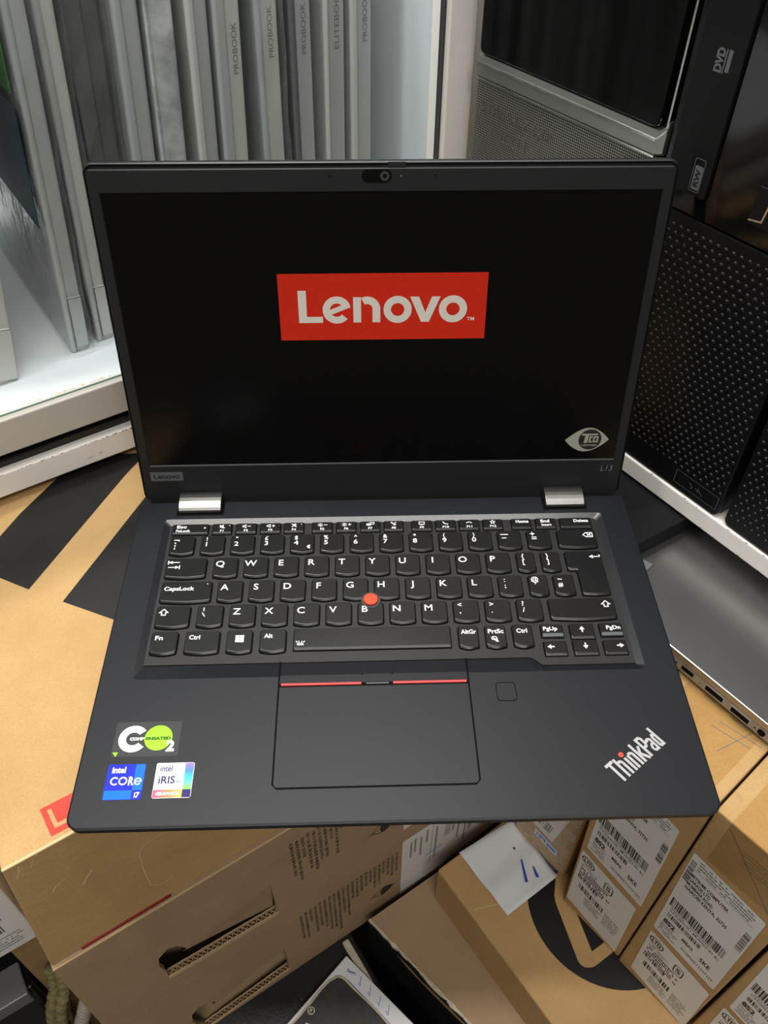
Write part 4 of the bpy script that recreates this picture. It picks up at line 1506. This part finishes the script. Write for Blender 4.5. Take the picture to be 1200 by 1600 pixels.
MB().ribbon(rrect(-9.6, -3.2, 183.4, 200.4, 1, 3), .35, 3.45, True).build('drive_logo', 'print_dim', dv)
MB().prism(rrect(29, 60, 180, 200, 1, 3), 0, 1.6).build('trim_plate', 'satin', T1, front(0, .6, 0), bevel=.5)
MB().ribbon([(29, 182.2), (36.5, 183.4), (38, 194)], .9).build('trim_edge', 'chrome', T1, front(0, -1.1, 0))
bd = MB().ribbon([(37, 12.6), (70.5, 12.6), (70.5, 2.4), (37, 2.4)], .35, 0, True).build('badge_frame', 'print_dim', T1, front(0, .9, 0))
MB().ribbon([(48, 9), (51, 7), (50, 5)], .5).ribbon([(53, 8), (56, 6), (55, 9), (59, 5)], .5).build('badge_mark', 'print_dim', bd)
# tower with the bright trim
T2 = tower('black glossy computer tower with silver trim and fine silver mesh, next to the cabinet', 0, 0, 0)
MB().box(-186.5, -33.5, 6, 345, ZS, 390).build('case', 'satin', T2, bevel=1.5)
MB().prism(rrect(-186.0, -34.0, ZS + .8, 190, 2, 3), 0, 4).build('mesh_panel', 'mesh', T2, front(0, 6, 0))
MB().prism(rrect(-186.0, -39, 204.5, 388, 4, 4), 0, 5).build('glossy_panel', 'gloss', T2, front(0, 6, 0), bevel=1)
tr = MB()
prof = [(6, 190.5), (1.5, 190.5), (-.4, 192), (-.4, 199.5), (.8, 203.5), (6, 204.5)]
tr.rings([[(-186.0, y, zz) for y, zz in prof], [(-38.0, y, zz) for y, zz in prof], [(-32.0, y, zz + (6 if zz > 198 else 2)) for y, zz in prof]])
tr.build('trim_strip', 'satin_silver', T2)
MB().box(-186, -38.0, -.9, .2, 198.8, 200.2).build('trim_highlight_edge', 'chrome', T2)
MB().box(-186, -38.0, .8, 3, 189.4, 190.6).build('trim_bead', 'chrome', T2)
MB().box(-33.8, -32.6, .4, 6, 206, 388).add([(-38, -.6, 199), (-32.6, -.6, 205), (-32.6, -.6, 206.6), (-38, -.6, 200.6)], [(0, 1, 2, 3)]).build('trim_edge', 'chrome', T2)
hm = MB()
add_text(hm, 'STR5 GLZ QLF', -180, 170.5, 6.5, .01, 0, width=66)
add_text(hm, '0Z11', -160, 157.5, 6.5, .01, 0, width=24)
hm.build('handwriting', 'pencil', T2, front(0, 1.8, 0))
# third tower
T3 = tower('black computer tower with dimpled grille, rightmost and cut off by the photo edge', 0, 0, 0)
MB().box(78.5, 180, 6, 345, ZS, 345).build('case', 'satin', T3, bevel=1.5)
MB().prism(rrect(78.5, 180.0, ZS + .8, 168.5, 4, 4), 0, 5).build('grille_panel', 'satin', T3, front(0, 6, 0), bevel=.8)
g = grille(MB(), 82.0, 178.0, 6, 164, 5.1, 1.55, 1.1).build('grille_bumps', 'bumpm', T3)
g['kind'] = 'stuff'
MB().prism(rrect(78.5, 180.0, 169.3, 344, 3, 4), 0, 5.4).build('upper_panel', 'gloss', T3, front(0, 6, 0), bevel=.8)

# ------------------------------------------------------------------ display cabinet
CB = thing('display_cabinet', 'white glass-fronted display cabinet full of upright laptops', 'cabinet', CAB[0], CAB[1])
MB().box(-330, 372, 0, 340, -10, 8).build('base_board', 'white', CB, bevel=.8)
MB().box(-330, 370, 7, 335, 8, 22).build('plinth_strip', 'plinth', CB)
MB().box(-330, 370, 3.5, 7.2, 14.5, 16).build('plinth_bead', 'plinth', CB)
MB().box(-330, 372, 0, 8.5, 22, 47.5).build('bottom_rail', 'rail', CB, bevel=1.0)
MB().box(350, 371.8, 0, 20, 47.5, 520).build('stile', 'white', CB, bevel=1.0)
MB().box(-330, 349.8, 4.6, 7.6, 47.6, 519).build('glass_pane', 'glass', CB)
MB().box(-330, 349.8, 4.3, 4.6, 47.6, 48.8).build('glass_lower_edge', 'glass_edge', CB)
MB().box(349.0, 349.8, 4.2, 9.4, 47.5, 519).build('glass_side_seal', 'seam', CB)
MB().box(-330, 352, 8.8, 335, 24, 45).build('cabinet_floor', 'inner', CB)
MB().box(352.2, 371.8, 20, 335, 22, 520).build('side_panel', 'inner', CB)
MB().box(-330, 372, 335, 342, 22, 520).build('back_panel', 'inner', CB)
MB().box(-330, 372, 60, 340, -700, -10.3).build('pedestal', 'white', CB)
rnd = random.Random(4)
ch = MB()
for k in range(30):
    x = rnd.uniform(0, 110)
    ww = rnd.uniform(.4, 2.0) * (2.2 if 78 < x < 96 else 1)
    ch.flat([(x, 7.9), (x + ww, 7.9), (x + ww * .8, 7.9 - rnd.uniform(.3, .9) * (2.2 if 78 < x < 96 else 1)), (x + ww * .3, 7.9 - .5)])
ch.flat([(60, -5), (63, -4.6), (66, -3.6), (63, -4.2)]).flat([(69, -4), (72, -3.4), (70, -3.2)])
ch.build('paint_chips', 'rust', CB, front(0, -.06, 0))['kind'] = 'stuff'
gl = MB()
x = -20
while x < 94:
    ww = rnd.uniform(3, 8)
    gl.flat([(x, 8.8), (x + ww, 8.8), (x + ww, 8.8 + rnd.uniform(1, 4)), (x + ww / 2, 8.8 + rnd.uniform(.5, 5)), (x, 8.8 + rnd.uniform(1, 4))], 45.1)
    x += ww
gl.build('torn_liner_edge', 'torn', CB)['kind'] = 'stuff'
cb_m = Matrix.Translation(Vector(CAB[0]) * .001) @ Matrix.Rotation(R(CAB[1]), 4, 'Z')
cb_inv = Matrix.Translation(Vector(CAB[0])) @ Matrix.Rotation(R(CAB[1]), 4, 'Z')


def stored_laptop(xc, yf, thick, lean, label, m1, m2, word=None, tz=0, depth=215, height=318, film=False, seam_at=0.5, hinge=True, wy=0.0):
    """closed laptop stood on its side; local x across the thickness, y into the cabinet, z up"""
    p = cb_inv @ Vector((xc, yf, 45.3))
    t = thing('stored_laptop', label, 'laptop', tuple(p), CAB[1], 'laptops stored upright in the cabinet')
    t.rotation_euler = (0, R(lean), R(CAB[1]))
    a, b = -thick / 2, thick / 2
    s_ = a + thick * seam_at
    MB().prism(rrect(a, s_ - .25, 0, depth, 1.6, 3, (2.2, .4, .4, 2.2)), 0, height).build('base_half', m1, t, bevel=.6)
    lid_ = MB().prism(rrect(s_ + .25, b, 1.2, depth, 1.6, 3, (.4, 2.6, 2.6, .4)), 0, height).build('lid_half', m2, t, bevel=.6)
    if hinge:
        hb = MB().prism(rrect(s_ - .2, b - .4, -.9, 6, 1, 2), 4, 40).build('hinge_block', m2, t, bevel=.4)
        MB().ribbon([(s_ - .2, 4), (s_ - .2, 40.4), (b - .4, 40.4)], .6).build('hinge_seam', 'seam', hb, front(0, -1.0, 0))
    if word:
        wm = add_text(MB(), word, (s_ + b) / 2 + 1.6, tz, 3.3, .0, 0, ang=90, width=len(word) * 4.1)
        wm.build('spine_text', 'lgrey', lid_, front(0, 1.05, 0))
    if film:
        rn = random.Random(int(xc * 7))
        fmb = MB()
        nz = 16
        rgs = []
        for k in range(nz + 1):
            zz = -1 + (height + 14) * k / nz
            o_ = [(a - 1.6, -5), (a * .3, -7), (b * .4, -6.5), (b + 1.4, -4.5), (b + 1.6, depth * .5), (b + 1.4, depth + 4), (a - 1.6, depth + 4), (a - 1.8, depth * .5)]
            rgs.append([(x + rn.uniform(-.9, .9), y + rn.uniform(-2.0, 2.0), max(zz, .4)) for x, y in o_])
        fmb.rings(rgs, cap0=False, cap1=False)
        fmb.build('plastic_bag', 'film', t)
    return t


stored_laptop(24, 40, 34, 9, 'pale silver laptop at the far left, standing close to the cabinet glass', 'alu2', 'alu2', None, height=318, seam_at=.45)
SB = stored_laptop(86.5, 49, 13, 4.8, 'bagged grey laptop left of the black laptop lid, hinge corner on the cabinet floor', 'alu', 'alu', None, film=True, seam_at=.3)
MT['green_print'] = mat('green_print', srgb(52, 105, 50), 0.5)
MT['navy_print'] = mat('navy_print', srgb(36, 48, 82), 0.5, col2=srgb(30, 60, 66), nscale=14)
rfl = MB().box(-10.0, -9.4, 4, 205, 88, 158).build('printed_sleeve', 'navy_print', SB, label='navy and green printed sleeve')  # reflection painted as coloured panels along the laptop's left side
MB().box(-10.4, -9.4, 4, 205, 166, 200).build('sleeve_band', 'green_print', rfl)
stored_laptop(105.5, 53, 12, 4.0, 'second bagged grey laptop, its lower end just touching the black lid outline', 'alu', 'alu2', None, film=True, seam_at=.35)
stored_laptop(126.0, 58, 20, 4.2, 'charcoal laptop in a dull bag between the bagged grey ones and a plain grey edge', 'dk_lid', 'dk_lid', None, film=True, hinge=False)
stored_laptop(149.5, 50, 15.5, 3.8, 'plain light grey laptop right of the charcoal one', 'alu', 'alu', None, seam_at=.35)
stored_laptop(169.5, 50, 17.5, 3.6, 'grey laptop with half-peeled mottled film on its edge', 'peel', 'peel', None, seam_at=.1, hinge=False)
stored_laptop(194.5, 50, 14, 3.0, 'slim grey laptop between the mottled one and the first lettered one', 'alu2', 'alu', None, seam_at=.35)
stored_laptop(214.5, 50, 18, 2.6, 'first lettered grey laptop from the left, its word faint', 'alu', 'alu2', 'PROBOOK', 153, seam_at=.42)
stored_laptop(245.0, 50, 16, 1.2, 'lettered grey laptop in a bag with bright crinkles', 'alu', 'alu2', 'PROBOOK', 158, film=True, seam_at=.25)
stored_laptop(269.5, 50, 16, .8, 'lettered grey laptop between the crinkled bag and the faintly lettered pair', 'alu_dk', 'alu', 'PROBOOK', 156, seam_at=.25)
stored_laptop(293.5, 50, 16, 1.0, 'grey laptop with a longer word on its edge, second from the white cabinet side', 'alu2', 'alu', 'ELITEBOOK', 155, seam_at=.2)
stored_laptop(315.5, 50, 17, 0.4, 'rightmost lettered grey laptop beside the white cabinet side', 'alu2', 'alu', 'PROBOOK', 156, seam_at=.3)

# added fill light inside the cabinet top, unseen, brightens the laptops and lining
MT['led'] = mat('led_strip', (0.8, 0.8, 0.8, 1), 0.5, emit=(0.93, 0.97, 1.0, 1), estr=2.0)
MB().box(-300, 340, 12, 24, 512, 518).build('led_strip', 'led', CB)
ld = bpy.data.lights.new('cabinet_led', 'AREA')
ld.shape = 'RECTANGLE'
ld.size, ld.size_y = .64, .012
ld.energy = 1.7
ld.color = (0.93, 0.98, 1.0)
lo_ = bpy.data.objects.new('cabinet_led', ld)
COL.objects.link(lo_)
lo_.matrix_world = cb_m @ Matrix.Translation((.02, .018, .511)) @ Matrix.Rotation(R(20), 4, 'X')

# ------------------------------------------------------------------ low things at the bottom edge
EB = thing('brown_box', 'large low kraft carton with a torn black side, under the flat carton', 'box', (-13.8, 81.3, 0), 0)
poly = [(-13.8, 81.3), (65.2, .3), (150, -87), (330, 40), (180, 203)]
poly = [(x + 13.8, y - 81.3) for x, y in poly]
MB().prism(poly, -700, -379.2).build('body', 'kraft2', EB)
a0, a1 = Vector(poly[0]), Vector(poly[2])
dv_ = (a1 - a0).normalized()
nv = Vector((dv_.y, -dv_.x))
if nv.x > 0:
    nv = -nv
q0, q1 = a0 + nv * .6, a1 + nv * .6
MB().add([(q0.x, q0.y, -699), (q1.x, q1.y, -699), (q1.x, q1.y, -379), (q0.x, q0.y, -379)], [(0, 1, 2, 3)]).build('black_side', 'ink', EB)
rnd = random.Random(12)
tl, t2 = [], []
for k in range(41):
    pnt = a0 + (a1 - a0) * (k / 40)
    j = rnd.uniform(-.8, .8)
    tl.append((pnt.x + nv.x * (1.2 + j), pnt.y + nv.y * (1.2 + j), -378.6 + rnd.uniform(-.4, .5)))
    t2.append((pnt.x - nv.x * (1.2 + j * .5), pnt.y - nv.y * (1.2 + j * .5), -378.6 + rnd.uniform(-.2, .4)))
mb = MB().add(tl + t2 + [(x, y, z - 3) for x, y, z in tl], [(i, i + 1, 41 + i + 1, 41 + i) for i in range(40)] + [(82 + i, 82 + i + 1, i + 1, i) for i in range(40)])
mb.build('torn_edge', 'torn', EB)
mb = MB()
pts = [(.14, -392), (.2, -390), (.26, -393), (.3, -391), (.4, -388), (.6, -384), (.62, -389), (.42, -395), (.3, -398), (.2, -397)]
mb.add([((a0 + (a1 - a0) * t_).x + nv.x * .9, (a0 + (a1 - a0) * t_).y + nv.y * .9, zz) for t_, zz in pts], [tuple(range(len(pts)))])
mb.build('torn_patch', 'kraft_in', EB)

KC = thing('black_case', 'scuffed black equipment case lying under the carton stack', 'case', BA[0], BA[1])
MB().box(-10, 176, -190, 240, -700, -411.6).build('body', 'cloth_black', KC, bevel=2)
MB().box(164.5, 171, -60, -6, -411.6, -406).build('edge_clip', 'torn', KC, bevel=1.5)
rnd = random.Random(8)
sp = MB()
for k in range(40):
    x, y = rnd.uniform(30, 130), rnd.uniform(-150, -10)
    sp.disc(x, y, rnd.uniform(.2, .8), 0, 6)
sp.build('dust_specks', 'torn', KC, mm(0, 0, -411.5))['kind'] = 'stuff'
NB = thing('notebook', 'worn notebook with black cover and white pages, ticks along its margin, on the black case', 'notebook', (-34, 60, -411), -44.0)
# local x runs along the page edge towards the lower right, local -y towards the lower left
MB().box(0, 210, -148, 0, .5, 9.5).build('pages', 'paper', NB, bevel=.8)
MB().box(-.5, 211, -150, 1, -.2, .5).build('back_cover', 'worn_black', NB)
cv = []
rnd = random.Random(2)
cvp = [(4, -148)] + [(3.5 + rnd.uniform(-.8, .8), -148 + k * 9.5) for k in range(1, 14)] + [(6, -17.5), (9, -15.2), (12, -14.6)] + \
      [(12 + k * 10, -14.4 + rnd.uniform(-.7, .7)) for k in range(1, 20)] + [(210, -148)]
MB().prism(cvp, 9.6, 10.6).build('front_cover', 'worn_black', NB)
MB().ribbon([(x, y) for x, y in cvp[:-1]], 1.5, 10.75).build('frayed_edge', 'torn', NB)
tk = MB()
for x in (22, 33, 44, 54):
    tk.ribbon([(x, -8.2), (x + 3.0, -9.6), (x - 1.2, -3.4)], .5)
tk.ribbon([(14, -13), (80, -13)], .35)
tk.ribbon([(10, -8), (15, -4.4)], .4)
add_text(tk, 'Return', 9, -8.8, 2.6, .0, ang=18, width=8)
tk.build('pen_writing', 'blue_ink', NB, mm(0, 0, 9.7))
cm_ = MB()
cm_.flat([(30, -46), (44, -40), (44, -64), (36, -62)]).flat([(46, -40), (52, -44), (52, -66), (46, -64.4)])
cm_.arc(27, -37, 3.0, 2.4, 0, 360, 0, 18)
add_text(cm_, 'R', 27, -38.5, 2.8, .01, align='c')
cm_.v = [(x - 19, y - 13, 0) for x, y, _ in cm_.v]
cm_.build('cover_emblem', 'cream', NB, mm(0, 0, 10.75))

# left of the stack
WB = thing('white_box', 'white box with small barcode print, squeezed left of the carton stack', 'box', BA[0], BA[1])
MB().box(-190, -20, 30, 200, -164, -60).build('body', 'label', WB, bevel=1.2)
rnd = random.Random(31)
q = MB()
barcode(q, -62, -32, -136, -126, rnd, .7)
dash_lines(q, -60, -26, -117, 6.5, 2, 4.0, rnd, wmin=.8, wmax=2.0)
dash_lines(q, -70, -24, -142, 3.2, 5, 1.0, rnd, ragged=.1)
q.build('box_print', 'lgrey', WB, front(0, 29.8, 0))['kind'] = 'stuff'
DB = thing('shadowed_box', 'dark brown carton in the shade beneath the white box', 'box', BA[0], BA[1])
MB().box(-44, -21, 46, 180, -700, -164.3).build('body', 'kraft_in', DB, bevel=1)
GP = thing('grey_case', 'dark grey equipment case at the lower left photo corner', 'case', BA[0], BA[1])
MB().box(-170, -46, 40, 200, -700, -250).build('body', 'satin', GP, bevel=2)
MB().box(-160, -50, 36, 60, -262, -246).build('top_band', 'alu_dk', GP, bevel=1)


def tube(name, m, pts, r, parent, seg=8, wob=0.0, twist=None):
    mb = MB()
    P_ = [Vector(p) for p in pts]
    rgs = []
    rn = random.Random(5)
    for i, p in enumerate(P_):
        t_ = (P_[min(i + 1, len(P_) - 1)] - P_[max(i - 1, 0)]).normalized()
        s_ = t_.cross(Vector((.3, .2, .9))).normalized()
        u_ = t_.cross(s_)
        rr = r * (1 + (wob * math.sin(i * 1.57) if wob else 0))
        rgs.append([tuple(p + (s_ * math.cos(2 * math.pi * k / seg) + u_ * math.sin(2 * math.pi * k / seg)) * rr) for k in range(seg)])
    mb.rings(rgs)
    return mb.build(name, m, parent, smooth=True)


def curve(ctrl, n):
    out = []
    C_ = [Vector(c) for c in ctrl]
    for i in range(len(C_) - 1):
        p0, p1, p2, p3 = C_[max(i - 1, 0)], C_[i], C_[i + 1], C_[min(i + 2, len(C_) - 1)]
        for k in range(n):
            t_ = k / n
            out.append(.5 * ((2 * p1) + (-p0 + p2) * t_ + (2 * p0 - 5 * p1 + 4 * p2 - p3) * t_ ** 2 + (-p0 + 3 * p1 - 3 * p2 + p3) * t_ ** 3))
    out.append(C_[-1])
    return out


RP = thing('rope', 'fuzzy yellow rope hanging beside the carton stack', 'rope', BA[0], BA[1])
for k, (dx, dy) in enumerate(((0, 0), (-5, 5), (4, 6))):
    tube('strand', 'rope', curve([(-26 + dx, 34 + dy, -235), (-30 + dx, 30 + dy, -256), (-40 + dx, 26 + dy, -280), (-46 + dx, 26 + dy, -320), (-44 + dx, 30 + dy, -420)], 12), 4.2, RP, wob=.1)
HS = thing('ribbed_hose', 'grey ribbed hose end next to the yellow rope', 'hose', BA[0], BA[1])
tube('hose', 'hose', curve([(-22, 20, -272), (-28, 18, -285), (-36, 16, -305), (-42, 14, -340), (-44, 14, -420)], 20), 4.6, HS, seg=12, wob=.16)
